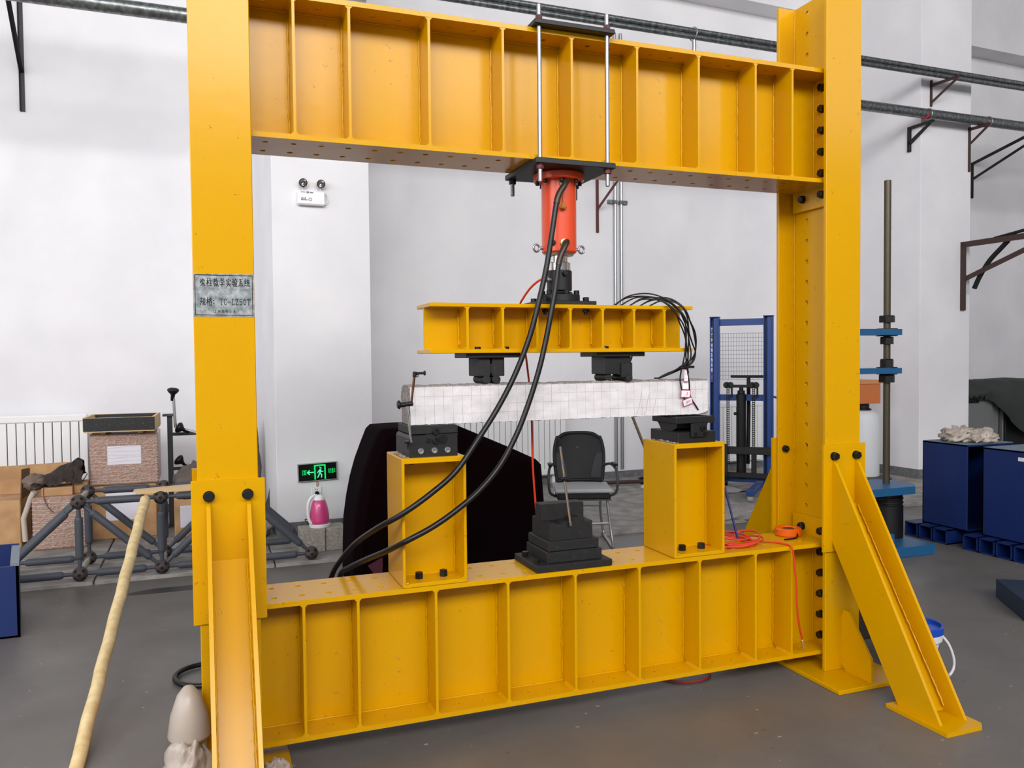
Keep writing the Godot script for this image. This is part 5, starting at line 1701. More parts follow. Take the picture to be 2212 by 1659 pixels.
# ---------------------------------------------------------------- middle and right background
func middle():
	var s: Sh
	# covered equipment
	var t := thing("covered_equipment", "bulky equipment under a black-maroon cloth behind the left pedestal", "cover", Vector3(1.6, 0, -2.8))
	var prof := [[0.895, 0.0], [0.90, 0.22], [0.91, 0.45], [0.935, 0.62], [0.965, 0.76], [1.005, 0.89], [1.05, 1.01], [1.095, 1.12], [1.13, 1.15], [1.3, 1.155], [1.5, 1.155], [1.70, 1.15], [1.77, 1.12], [1.95, 1.04], [2.15, 0.95], [2.33, 0.865], [2.365, 0.83], [2.38, 0.65], [2.395, 0.45], [2.405, 0.22], [2.41, 0.0], [2.0, 0.0], [1.5, 0.0], [1.2, 0.0]]
	var f := noise(140, 1.1, 3)
	var rows := []
	for k in 15:
		var u := k / 14.0
		var z := lerpf(-2.45, -3.1, u)
		var e := minf(u, 1.0 - u)
		var inset := 0.06 * pow(1.0 - clampf(e / 0.12, 0, 1), 2.0)
		var row := []
		for p in prof:
			var d := Vector2(1.65 - p[0], 0.5 - p[1])
			var n2 := d.normalized() * inset
			var y := maxf(0.0, p[1] + n2.y) if p[1] > 0.02 else 0.0
			row.append(Vector3(p[0] + n2.x, y, z + 0.035 * f.get_noise_2d(p[0] * 2.4, p[1] * 0.6)))
		rows.append(row)
	s = S()
	s.grid(rows, true, Vector3(1.65, 0.5, -2.78))
	for e in [[0, 1.0], [14, -1.0]]:
		var ring: Array = rows[e[0]]
		var inner := []
		for p in ring:
			inner.append(Vector3(1.65, 0.5, p.z).lerp(p, 0.5) + Vector3(0, 0, 0.05 * f.get_noise_2d(p.x * 3.0, p.y * 0.8 + 4.0) + e[1] * 0.012))
		s.grid([ring, inner, _fill(inner.size(), Vector3(1.65, 0.5, ring[0].z + e[1] * 0.012))], true, Vector3(1.65, 0.5, -2.78))
	var cloth := mat(c8(11, 2, 4), 0.95)
	cloth.metallic_specular = 0.15
	part("cloth", s, cloth, t)
	s = S()
	s.prism(pv([0.985, 0.19, 1.09, 0.24, 1.085, 0.05]), -2.425, -2.405, X, Y, Z)
	part("lining", s, mat(c8(70, 14, 36), 0.8), t, "maroon lining showing at a fold")
	# office chair
	t = thing("office_chair", "black mesh-back office chair with grey seat cushion and chrome sled legs", "chair", Vector3(3.045, 0, -3.22))
	t.rotation.y = deg_to_rad(-20)
	org = Vector3.ZERO
	s = S()
	var rows2 := []
	for k in 13:
		var v := k / 12.0
		var y := lerpf(0.53, 0.955, v)
		var w := 0.205 + 0.022 * sin(PI * v * 0.9) - 0.035 * pow(v, 6.0)
		var row := []
		for j in 17:
			var u := j / 8.0 - 1.0
			var yy := y - (0.035 * pow(absf(u), 5.0) if k == 12 else 0.0)
			row.append(Vector3(u * w, yy, -0.19 - 0.09 * v - 0.05 * (1.0 - u * u)))
		rows2.append(row)
	s.grid(rows2, false, Vector3(0, 0.7, -1.5))
	var rows3 := []
	for r in rows2:
		var row := []
		for p in r:
			row.append(p + Vector3(0, 0, -0.03))
		rows3.append(row)
	s.grid(rows3, false, Vector3(0, 0.7, 1.5))
	var edge := []
	var edge2 := []
	for k in 13:
		edge.append(rows2[k][0])
	for j in 17:
		edge.append(rows2[12][j])
	for k in 13:
		edge.append(rows2[12 - k][16])
	s.tube(edge, 0.016, 8)
	for j in 17:
		edge2.append(rows2[0][j])
	s.tube(edge2, 0.016, 8)
	var bk := part("backrest", s, mat(c8(11, 11, 12), 0.65), t)
	for e in [-1.0, 1.0]:
		s = S()
		var pr := []
		for k in 9:
			var v := 0.06 + 0.52 * k / 8.0
			var row := []
			for j in 5:
				var u: float = e * (0.93 - 0.42 * (j / 4.0) * (1.0 - 0.55 * pow(k / 8.0, 2.0)))
				var w := 0.205 + 0.022 * sin(PI * v * 0.9)
				row.append(Vector3(u * w, lerpf(0.53, 0.955, v), -0.19 - 0.09 * v - 0.05 * (1.0 - u * u) + 0.008))
			pr.append(row)
		s.grid(pr, false, Vector3(0, 0.7, -1.5))
		part("side_panel", s, mat(c8(38, 40, 44), 0.6), bk)
	s = S()
	s.cyl(Vector3(-0.01, 0.82, -0.302), Vector3(-0.01, 0.82, -0.288), 0.012, 14, 0.002)
	part("badge", s, M.chrome, bk)
	s = S()
	s.box(Vector3(0, 0.497, 0.0), Vector3(0.50, 0.035, 0.44), 0.014)
	part("cushion", s, mat(c8(172, 172, 174), 0.85), t, "light grey seat cushion")
	s = S()
	s.box(Vector3(0, 0.452, 0.0), Vector3(0.46, 0.05, 0.46), 0.02)
	part("seat", s, mat(c8(10, 10, 11), 0.6), t)
	s = S()
	s.box(Vector3(0, 0.424, 0.02), Vector3(0.47, 0.012, 0.45), 0.004)
	part("seat_frame", s, M.chrome, t)
	for e in [-1.0, 1.0]:
		s = S()
		s.tube(spline([Vector3(e * 0.2, 0.42, 0.19), Vector3(e * 0.222, 0.2, 0.22), Vector3(e * 0.24, 0.04, 0.255), Vector3(e * 0.24, 0.0135, 0.22), Vector3(e * 0.235, 0.0135, -0.05), Vector3(e * 0.23, 0.016, -0.22), Vector3(e * 0.215, 0.08, -0.26), Vector3(e * 0.19, 0.25, -0.22), Vector3(e * 0.185, 0.42, -0.16)], 6), 0.0125, 10)
		part("sled_leg", s, M.steel, t)
		s = S()
		s.tube(spline([Vector3(e * 0.225, 0.44, 0.12), Vector3(e * 0.285, 0.47, 0.13), Vector3(e * 0.3, 0.56, 0.14), Vector3(e * 0.295, 0.66, 0.1), Vector3(e * 0.27, 0.70, 0.0), Vector3(e * 0.245, 0.69, -0.12), Vector3(e * 0.215, 0.66, -0.22)], 6), 0.012, 10)
		var am := part("armrest", s, M.greydark, t)
		s = S()
		s.box(Vector3(e * 0.283, 0.712, 0.06), Vector3(0.04, 0.022, 0.15), 0.009)
		part("pad", s, M.bolt, am)
	s = S()
	s.cyl(Vector3(-0.2, 0.22, 0.215), Vector3(0.225, 0.22, 0.215), 0.009, 10)
	s.cyl(Vector3(-0.19, 0.3, -0.2), Vector3(0.19, 0.3, -0.2), 0.009, 10)
	part("stretcher", s, M.steel, t)
	# litter by the wall behind the chair
	s = Sh.new(Transform3D(Basis(), -Vector3(4.6, 0.03, -5.9)))
	s.tube(v3([4.0, 0.075, -5.95, 5.35, 0.07, -5.72]), 0.024, 8)
	single("broom_handle", s, M.rustbrown, "brown broom handle lying on the floor along the wall behind the office chair", "stick", Vector3(4.6, 0.03, -5.9))
	s = Sh.new(Transform3D(Basis(), -Vector3(5.9, 0.03, -5.9)))
	s.blob(Vector3(5.75, 0.06, -5.85), Vector3(0.62, 0.085, 0.25), 0.3, 61, 34, 14, 2.0, -0.35)
	single("black_bundle", s, M.blackcloth, "heap of folded black cloth on the floor by the wall right of the office chair", "cloth", Vector3(5.9, 0.03, -5.9))
	s = Sh.new(Transform3D(Basis(), -Vector3(5.3, 0.03, -5.2)))
	var sh := []
	for i in 13:
		var row := []
		for j in 11:
			row.append(Vector3(4.95 + 0.085 * i, 0.034 + 0.03 * absf(f.get_noise_2d(i * 0.5, j * 0.5)) + (0.05 * sin(i * 0.9) * smoothstep(6.0, 10.0, float(j)) if j > 6 else 0.0), -4.75 - 0.08 * j))
		sh.append(row)
	s.grid(sh, false, Vector3(5.3, -3, -5.2))
	single("white_sheet", s, mat(c8(196, 194, 194), 0.8), "pale plastic sheet spread on the floor right of the office chair", "sheet", Vector3(5.3, 0.03, -5.2))
	s = Sh.new(Transform3D(Basis(), -Vector3(5.0, 0, -3.55)))
	s.blob(Vector3(5.02, 0.05, -3.58), Vector3(0.46, 0.065, 0.17), 0.28, 66, 40, 16, 3.0, -0.72)
	single("rubble_edge", s, M.mortar, "broken lump of concrete at the floor edge between the right pedestal and the rear brace", "rubble", Vector3(5.0, 0, -3.55))
	stacker()

func _fill(n: int, v: Vector3) -> Array:
	var o := []
	for i in n:
		o.append(v)
	return o

func stacker():
	var s: Sh
	var t := thing("hand_stacker", "blue hand-operated stacker with mesh guard, chains and black fork carriage", "stacker", Vector3(6.01, 0.03, -4.95))
	t.rotation.y = deg_to_rad(-45)
	org = Vector3.ZERO
	for e in [-1.0, 1.0]:
		s = S()
		s.span(e * 0.315 - 0.055, e * 0.315 + 0.055, 0.06, 2.085, -0.035, -0.02, 0.002)
		s.span(e * 0.315 - 0.055, e * 0.315 - 0.043, 0.06, 2.085, -0.035, 0.045, 0.002)
		s.span(e * 0.315 + 0.043, e * 0.315 + 0.055, 0.06, 2.085, -0.035, 0.045, 0.002)
		s.span(e * 0.315 - 0.06, e * 0.315 + 0.06, 2.085, 2.097, -0.04, 0.05, 0.002)
		s.span(e * 0.315 - 0.012, e * 0.315 + 0.043, 0.06, 2.08, -0.02, 0.03, 0.002)
		var ma := part("mast", s, M.blue, t)
		s = S()
		s.span(e * 0.315 - 0.018, e * 0.315 - 0.012, 0.06, 2.07, -0.018, 0.032, 0.001)
		part("groove", s, mat(c8(40, 34, 34), 0.6), ma)
		if e < 0:
			s = S()
			s.quad(Vector3(-0.360, 1.30, 0.0462), Vector3(-0.330, 1.30, 0.0462), Vector3(-0.330, 1.97, 0.0462), Vector3(-0.360, 1.97, 0.0462), Z, true)
			s.span(-0.3605, -0.329, 1.299, 1.971, 0.044, 0.046, 0.0003)
			var im := Image.create(96, 1024, false, Image.FORMAT_RGB8)
			im.fill(c8(22, 62, 128))
			im.fill_rect(Rect2i(4, 60, 84, 300), c8(20, 22, 30))
			var w := c8(232, 232, 236)
			var gl := ["0,0 10,0;5,0 5,10", "0,0 5,5;10,0 5,5 5,10", "2,1 8,0.5;1,3.5 9,3.5;0,6 10,6;5,1 5,10 3.5,9.5", "1,2 4.5,2;0,4.5 5,4.5;2.5,5 1,8.5 4.5,8;5.5,3 9.5,3 9,9.5 8,9;7.5,0 7,5 5,10", "0,1 1,2;0,4 1,5;0,9 2,6;6,0 6,1.4;3,2 10,2;5,3 3,6;4.4,4.6 4.4,10;7,3 5.6,6;7,4 9.6,4 6,10;6.6,6 9.8,10", "1,1 9,1;1,1 1,6 0,10;2.4,4.6 9,4.6;5.6,2 5.6,9.4;2,9.4 9.6,9.4;7,6.6 8,8", "1,1 4,1;2.5,0 2.5,9;0,4 4.6,4;0,9 5,8;7,0 5,3;6,2 6,10;6,3.4 10,3.4;8,3.4 8,9;6,6 10,6;6,9 10,9", "5,0 5,1;1,2 9,2;3,3.4 7,3.4 7,5 3,5 3,3.4;1,10 1,6.4 9,6.4 9,10;3.4,7.6 6.6,7.6 6.6,9 3.4,9 3.4,7.6", "0,2 10,2;5,0 5,10;1,4 9,4 9,7 1,7 1,4;0,8.6 10,8.6"]
			for i in gl.size():
				glyph(im, gl[i], Vector2(22, 20 + i * 92), Vector2(52, 70), 8, w)
			glyph(im, "5,0 9,5 5,10 1,5 5,0", Vector2(30, 900), Vector2(36, 60), 12, c8(220, 40, 60))
			var m := mat(Color.WHITE, 0.5)
			m.albedo_texture = ImageTexture.create_from_image(im)
			part("lettering", s, m, ma, "white vertical lettering strip")
		else:
			s = S()
			s.tube(spline(v3([0.37, 1.13, -0.02, 0.42, 1.10, -0.02, 0.435, 1.03, -0.02, 0.435, 0.80, -0.02, 0.435, 0.60, -0.02, 0.42, 0.53, -0.02, 0.37, 0.50, -0.02]), 6), 0.014, 8)
			for p in [[1.68, 0.02], [1.5, 0.012], [1.42, 0.016], [1.33, 0.01]]:
				s.span(0.32, 0.32 + p[1], p[0], p[0] + 0.03, 0.0303, 0.0308, 0.0001)
			part("grab_handle", s, M.blue, ma)
	s = S()
	s.span(-0.27, 0.27, 1.985, 2.065, -0.03, 0.0, 0.003)
	part("top_bar", s, M.blue, t)
	s = S()
	s.span(-0.27, 0.27, 1.075, 1.15, -0.03, 0.0, 0.003)
	part("middle_bar", s, M.blue, t)
	s = S()
	for i in 17:
		var x := -0.26 + 0.0325 * i
		s.cyl(Vector3(x, 1.33, -0.04), Vector3(x, 1.89, -0.04), 0.0016, 5)
	for i in 12:
		var y := 1.33 + 0.051 * i
		s.cyl(Vector3(-0.27, y, -0.042), Vector3(0.27, y, -0.042), 0.0016, 5)
	part("mesh_guard", s, M.greydark, t)
	s = S()
	s.cyl(Vector3(0, 0.14, 0.02), Vector3(0, 1.16, 0.02), 0.058, 20, 0.004)
	s.cyl(Vector3(0, 1.16, 0.02), Vector3(0, 1.2, 0.02), 0.045, 18, 0.004)
	s.cyl(Vector3(0, 1.2, 0.02), Vector3(0, 1.27, 0.02), 0.025, 14)
	s.lathe([Vector2(0, 0), Vector2(0.018, 0), Vector2(0.018, 0.03), Vector2(0, 0.034)], Vector3(-0.055, 0.92, 0.03), Vector3(-1, 0, 0.2).normalized(), 12)
	part("lift_cylinder", s, M.bolt, t)
	s = S()
	s.span(-0.17, 0.17, 1.235, 1.27, 0.0, 0.045, 0.004)
	part("chain_bridge", s, M.bolt, t)
	for e in [-1.0, 1.0]:
		s = S()
		for g in [-0.022, 0.022]:
			s.cyl(Vector3(e * 0.15 + g, 1.265, 0.0), Vector3(e * 0.15 + g, 1.265, 0.05), 0.038, 18, 0.003)
		s.span(e * 0.15 + 0.028, e * 0.15 + 0.048, 1.12, 1.26, 0.0, 0.03, 0.002)
		part("chain_wheel", s, M.bolt, t)
		s = S()
		for i in 42:
			var y := 1.25 - 0.0225 * i
			s.box(Vector3(e * 0.15 - 0.014, y, 0.06), Vector3(0.006, 0.0225, 0.016), 0.002)
			s.box(Vector3(e * 0.15 + 0.014, y, 0.06), Vector3(0.006, 0.0225, 0.016), 0.002)
			s.cyl(Vector3(e * 0.15 - 0.016, y + 0.011, 0.06), Vector3(e * 0.15 + 0.016, y + 0.011, 0.06), 0.0055, 8)
		var ch := part("chain", s, M.bolt, t)
		ch.set_meta("kind", "stuff")
	s = S()
	s.cyl(Vector3(0.06, 0.9, -0.16), Vector3(0.06, 1.36, -0.16), 0.024, 12)
	s.cyl(Vector3(-0.155, 1.365, -0.16), Vector3(0.275, 1.365, -0.16), 0.018, 12, 0.006)
	s.cyl(Vector3(0.06, 0.9, -0.16), Vector3(0.06, 0.3, -0.1), 0.024, 12)
	part("tiller_handle", s, M.bolt, t)
	s = S()
	s.span(-0.33, 0.36, 0.44, 0.53, 0.09, 0.13, 0.004)
	s.span(-0.33, 0.36, 0.16, 0.22, 0.09, 0.13, 0.004)
	for x in [-0.2, 0.16]:
		s.span(x - 0.03, x + 0.03, 0.2, 0.46, 0.09, 0.12, 0.003)
	part("fork_carriage", s, M.black, t)
	for x in [-0.24, 0.10]:
		if x > 0:
			continue
		s = S()
		s.span(x - 0.1, x + 0.1, 0.15, 0.56, 0.13, 0.165, 0.004)
		s.prism(pv([0.13, 0.15, 1.05, 0.15, 1.05, 0.163, 0.165, 0.19, 0.13, 0.19]), x - 0.08, x + 0.08, Z, Y, X)
		part("fork", s, M.black, t)
	for e in [-1.0, 1.0]:
		s = S()
		s.span(e * 0.23 - 0.045, e * 0.23 + 0.045, 0.075, 0.125, -0.1, 0.92, 0.004)
		var lg := part("leg", s, M.blue, t)
		s = S()
		s.cyl(Vector3(e * 0.23 - 0.03, 0.04, 0.87), Vector3(e * 0.23 + 0.03, 0.04, 0.87), 0.04, 18, 0.004)
		part("wheel", s, mat(c8(150, 144, 140), 0.6), lg)
		s = S()
		s.cyl(Vector3(e * 0.23 - 0.03, 0.06, -0.2), Vector3(e * 0.23 + 0.03, 0.06, -0.2), 0.06, 18, 0.004)
		s.span(e * 0.23 - 0.04, e * 0.23 + 0.04, 0.1, 0.14, -0.28, -0.08, 0.004)
		part("wheel", s, M.greydark, lg)
	s = S()
	s.span(-0.34, 0.34, 0.09, 0.15, -0.14, 0.02, 0.004)
	part("chassis", s, M.blue, t)

func right_side():
	var s: Sh
	# screw press
	var t := thing("screw_press", "blue screw press with tall bare threaded column and black ram beside the right brace", "press", Vector3(5.4, 0, -2.1))
	s = S()
	s.span(4.55, 5.545, 0.0, 0.085, -2.75, -1.715, 0.004)
	s.span(4.7, 5.30, 0.085, 0.15, -2.4, -1.9, 0.004)
	part("base", s, M.teal, t)
	s = S()
	s.lathe([Vector2(0, 0.085), Vector2(0.125, 0.085), Vector2(0.125, 0.36), Vector2(0.118, 0.365), Vector2(0.118, 0.375), Vector2(0.125, 0.38), Vector2(0.125, 0.395), Vector2(0.118, 0.4), Vector2(0.118, 0.41), Vector2(0.125, 0.415), Vector2(0.125, 0.43), Vector2(0.118, 0.435), Vector2(0.118, 0.445), Vector2(0.125, 0.45), Vector2(0.125, 0.478), Vector2(0, 0.478)], Vector3(5.42, 0, -2.1), Y, 28)
	part("ram", s, mat(c8(20, 17, 17), 0.4), t)
	s = S()
	s.prism(pv([4.6, -2.32, 5.5, -2.32, 5.595, -2.22, 5.595, -1.98, 5.5, -1.88, 4.6, -1.88]), 0.478, 0.542, X, Z, Y)
	part("lower_plate", s, M.teal, t)
	s = S()
	s.cyl(Vector3(5.405, 0.5, -2.1), Vector3(5.405, 3.13, -2.1), 0.0285, 18, 0.003)
	var rodm := mat(Color.WHITE, 0.45, 0.7, ramp(121, 0.12, [c8(52, 44, 34), c8(120, 112, 92)], [0.25, 0.75], 256), 6.0)
	part("threaded_column", s, rodm, t)
	for q in [[1.815, 1.865], [1.488, 1.535]]:
		s = S()
		s.prism(pv([4.6, -2.19, 5.48, -2.19, 5.513, -2.16, 5.513, -2.04, 5.48, -2.01, 4.6, -2.01]), q[0], q[1], X, Z, Y)
		part("cross_plate", s, M.teal, t)
		s = S()
		s.cyl(Vector3(5.405, q[0] - 0.008, -2.1), Vector3(5.405, q[0], -2.1), 0.085, 20)
		s.cyl(Vector3(5.405, q[1], -2.1), Vector3(5.405, q[1] + 0.008, -2.1), 0.085, 20)
		part("washer", s, M.bolt, t)
	for q in [[1.925, 0.058, 0.066], [1.738, 0.064, 0.056], [1.543, 0.07, 0.056], [1.412, 0.068, 0.066]]:
		s = S()
		s.hexa(Vector3(5.405, q[0], -2.1), Y, q[2] * 1.75, q[1], 0.3)
		part("nut", s, M.bolt, t)
	s = S()
	s.cyl(Vector3(4.72, 0.5, -2.1), Vector3(4.72, 1.95, -2.1), 0.0285, 16, 0.003)
	part("threaded_column", s, rodm, t)
	# gas cylinder with carton, and the plate on the floor
	t = thing("white_cylinder", "white painted cylinder with a black valve standing just right of the right column", "cylinder", Vector3(8.03, 0.03, -5.1))
	s = S()
	s.lathe([Vector2(0, 0.03), Vector2(0.195, 0.03), Vector2(0.2, 0.05), Vector2(0.2, 0.80), Vector2(0.185, 0.86), Vector2(0.14, 0.905), Vector2(0.075, 0.925), Vector2(0, 0.925)], Vector3(8.03, 0, -5.1), Y, 32, true)
	part("body", s, mat(c8(214, 216, 218), 0.5), t)
	s = S()
	s.lathe([Vector2(0, 0.92), Vector2(0.1, 0.92), Vector2(0.1, 0.94), Vector2(0.075, 0.945), Vector2(0.075, 1.01), Vector2(0, 1.01)], Vector3(8.03, 0, -5.1), Y, 22)
	part("valve", s, M.bolt, t)
	t = thing("orange_carton", "small orange-brown carton with open flap on top of the white cylinder", "box", Vector3(8.05, 1.01, -5.1))
	s = S()
	s.span(7.86, 8.205, 1.01, 1.265, -5.27, -4.98, 0.004)
	part("body", s, mat(c8(196, 112, 60), 0.85), t)
	s = S()
	s.prism(pv([7.86, 1.266, 8.2, 1.266, 8.30, 1.285, 8.26, 1.31, 8.15, 1.318, 7.86, 1.318]), -5.28, -4.97, X, Y, Z)
	part("flap", s, mat(c8(196, 138, 92), 0.85), t)
	s = Sh.new(Transform3D(Basis(), -Vector3(7.98, 0.03, -4.95)))
	s.cyl(Vector3(7.98, 0.03, -4.93), Vector3(7.98, 0.066, -4.93), 0.26, 30, 0.004)
	s.xf = s.xf
	single("round_plate", s, mat(c8(38, 36, 36), 0.5), "flat round black plate on the floor in front of the white cylinder", "plate", Vector3(7.98, 0.03, -4.95))
	# blue steel boxes on hollow skids
	var z0 := [-2.27, -1.66]
	var lab := ["dark blue hollow steel box carrying a crumpled plastic bag", "dark blue steel box with a small white sticker at the right edge"]
	var lab2 := ["blue steel skid of square tubes under the farther dark blue box", "blue steel skid of square tubes under the nearer dark blue box"]
	for i in 2:
		var za: float = z0[i]
		var zb2 := za + (0.465 if i == 0 else 0.6)
		t = thing("steel_box", lab[i], "steel box", Vector3(6.3, 0.13, (za + zb2) / 2))
		s = S()
		s.span(6.0, 6.55, 0.13, 0.87, za, za + 0.012, 0.002)
		s.span(6.0, 6.012, 0.13, 0.87, za, zb2, 0.002)
		s.span(6.0, 6.55, 0.13, 0.142, za, zb2, 0.002)
		s.span(6.53, 6.55, 0.13, 0.87, za, zb2, 0.002)
		s.span(6.0, 6.55, 0.855, 0.87, za, zb2, 0.002)
		part("body", s, M.deepblue, t)
		s = S()
		s.span(6.003, 6.547, 0.8695, 0.873, za + 0.003, zb2 - 0.003, 0.001)
		part("top_sheet", s, mat(c8(96, 112, 128), 0.55), t)
		if i == 1:
			s = S()
			s.span(5.9985, 6.0, 0.79, 0.82, za + 0.32, za + 0.40, 0.0002)
			part("sticker", s, M.paper, t, "white sticker")
		t = thing("skid", lab2[i], "skid", Vector3(6.1, 0, (za + zb2) / 2))
		var zs0: float = za - 0.105
		for k in (3 if i == 0 else 4):
			var c := zs0 + 0.075 + 0.155 * k
			s = S()
			s.span(5.90, 6.60, 0.0, 0.012, c - 0.07, c + 0.07, 0.001)
			s.span(5.90, 6.60, 0.118, 0.13, c - 0.07, c + 0.07, 0.001)
			s.span(5.90, 6.60, 0.0, 0.13, c - 0.07, c - 0.058, 0.001)
			s.span(5.90, 6.60, 0.0, 0.13, c + 0.058, c + 0.07, 0.001)
			part("square_tube", s, M.deepblue, t)
	s = Sh.new(Transform3D(Basis(), -Vector3(6.25, 0.873, -2.0)))
	s.blob(Vector3(6.2, 0.915, -2.06), Vector3(0.15, 0.08, 0.12), 0.45, 31, 30, 18, 2.4, -0.5)
	s.blob(Vector3(6.32, 0.91, -1.93), Vector3(0.12, 0.075, 0.11), 0.45, 37, 30, 18, 2.4, -0.48)
	single("rubbish_bag", s, M.plastic, "crumpled clear plastic bag with rubbish on top of the farther blue box", "bag", Vector3(6.25, 0.873, -2.0))
	# machine under tarpaulin
	t = thing("grey_cabinet", "grey steel cabinet with a row of black knobs, half under a dark green tarpaulin", "cabinet", Vector3(10.7, 0, -5.75))
	s = S()
	s.span(10.25, 10.86, 0.0, 0.975, -6.1, -5.5, 0.006)
	s.span(10.87, 11.05, 0.0, 0.95, -6.1, -5.55, 0.006)
	part("body", s, mat(c8(112, 114, 114), 0.6), t)
	for i in 4:
		s = S()
		s.cyl(Vector3(10.38 + 0.055 * i, 0.94, -5.5), Vector3(10.38 + 0.055 * i, 0.94, -5.475), 0.019, 14, 0.003)
		part("knob", s, M.bolt, t)
	s = S()
	s.span(11.12, 11.15, 0.0, 0.8, -5.6, -5.55, 0.002)
	part("leg", s, mat(c8(120, 120, 118), 0.6), t)
	s = Sh.new(Transform3D(Basis(), -Vector3(11.2, 0.9, -5.75)))
	var f := noise(150, 0.9, 3)
	var rows := []
	for i in 25:
		var x := lerpf(10.15, 12.6, i / 24.0)
		var row := []
		var top := 1.13 + 0.1 * smoothstep(10.35, 10.8, x) + 0.03 * f.get_noise_2d(x * 3, 1.0)
		var low := lerpf(0.98, 0.45, smoothstep(10.6, 11.5, x)) - 0.1 * smoothstep(11.4, 12.4, x)
		for q in [[low, -5.42], [lerpf(low, top, 0.35), -5.36], [lerpf(low, top, 0.7), -5.38], [top - 0.05, -5.43], [top, -5.55], [top + 0.02, -5.8], [top, -6.15], [top - 0.2, -6.2]]:
			row.append(Vector3(x, q[0] + 0.03 * f.get_noise_2d(x * 4, q[1] * 3), q[1] + 0.06 * f.get_noise_2d(x * 5.0, q[0] * 2.0)))
		rows.append(row)
	s.grid(rows, false, Vector3(11.3, 0.4, -5.9))
	single("tarpaulin", s, mat(c8(50, 56, 52), 0.8), "dark green tarpaulin draped over machinery behind the blue boxes", "tarpaulin", Vector3(11.2, 0.9, -5.75))
	# the machinery under the tarpaulin
	t = thing("dark_machine", "dark machine frame standing under the green tarpaulin", "machine", Vector3(11.8, 0, -5.8))
	s = S()
	s.span(11.25, 12.5, 0.0, 1.1, -6.1, -5.6, 0.01)
	part("body", s, mat(c8(12, 12, 13), 0.6), t)
	# bucket
	t = thing("paint_bucket", "white plastic bucket with blue lid behind the foot of the right front brace", "bucket", Vector3(3.315, 0, 0.18))
	var B := Vector3(3.315, 0, 0.18)
	s = S()
	s.lathe([Vector2(0, 0), Vector2(0.088, 0), Vector2(0.09, 0.006), Vector2(0.102, 0.19), Vector2(0.118, 0.205), Vector2(0.121, 0.245), Vector2(0, 0.245)], B, Y, 36)
	part("body", s, mat(c8(222, 222, 228), 0.4), t)
	s = S()
	s.lathe([Vector2(0.1215, 0.24), Vector2(0.124, 0.242), Vector2(0.124, 0.275), Vector2(0.119, 0.28), Vector2(0.112, 0.278), Vector2(0.108, 0.262), Vector2(0, 0.262)], B, Y, 36)
	part("lid", s, mat(c8(18, 72, 178), 0.32), t, "blue rimmed lid")
	s = S()
	for k in 4:
		var y := 0.055 + 0.03 * k
		s.lathe([Vector2(0.0925 + 0.0643 * (y - 0.006), y), Vector2(0.0935 + 0.0643 * (y + 0.022 - 0.006), y + 0.022)], B, Y, 36)
	part("printed_band", s, mat(c8(20, 84, 150), 0.4), t)
	s = S()
	s.tube(spline([B + Vector3(0.112, 0.215, 0.05), B + Vector3(0.14, 0.17, 0.07), B + Vector3(0.158, 0.10, 0.085), B + Vector3(0.15, 0.05, 0.09), B + Vector3(0.10, 0.03, 0.11)], 6), 0.007, 8)
	part("handle", s, mat(c8(214, 216, 220), 0.4), t)
	s = Sh.new(Transform3D(Basis(), -Vector3(3.27, 0.28, 0.16)))
	s.tube(spline(v3([3.262, 0.262, 0.15, 3.262, 0.32, 0.15, 3.268, 0.37, 0.15, 3.263, 0.415, 0.15]), 5), 0.0035, 6)
	single("wire_end", s, M.hose, "short black wire sticking up from the blue bucket lid", "wire", Vector3(3.27, 0.28, 0.16))
	# dark crate behind the right column foot
	t = thing("dark_crate", "dark brown crate on the floor between the right column and its front brace", "crate", Vector3(3.49, 0, -0.53))
	s = S()
	s.span(3.36, 3.62, 0.0, 0.26, -0.72, -0.34, 0.006)
	part("body", s, mat(c8(38, 26, 20), 0.8), t)
	s = S()
	s.tube(spline(v3([3.36, 0.62, -0.56, 3.40, 0.5, -0.52, 3.46, 0.36, -0.48, 3.56, 0.30, -0.45]), 6), 0.045, 8)
	part("hose", s, M.hose, t)
	# blue block at the right edge
	s = Sh.new(Transform3D(Basis(), -Vector3(4.9, 0, -0.3)))
	s.prism(pv([4.62, -0.22, 5.3, 0.25, 5.6, -0.2, 4.92, -0.66]), 0.0, 0.125, X, Z, Y)
	single("blue_block", s, mat(c8(10, 34, 56), 0.5), "low dark blue steel block on the floor at the right edge of the picture", "block", Vector3(4.9, 0, -0.3))

# ---------------------------------------------------------------- room
func wall_struct(n: String, s: Sh, m: Material, label: String) -> MeshInstance3D:
	var o := struct(n, s, m, label)
	o.transform = Transform3D(Basis(Y, deg_to_rad(WA)), Vector3(0.53, 0, -4.35))
	return o

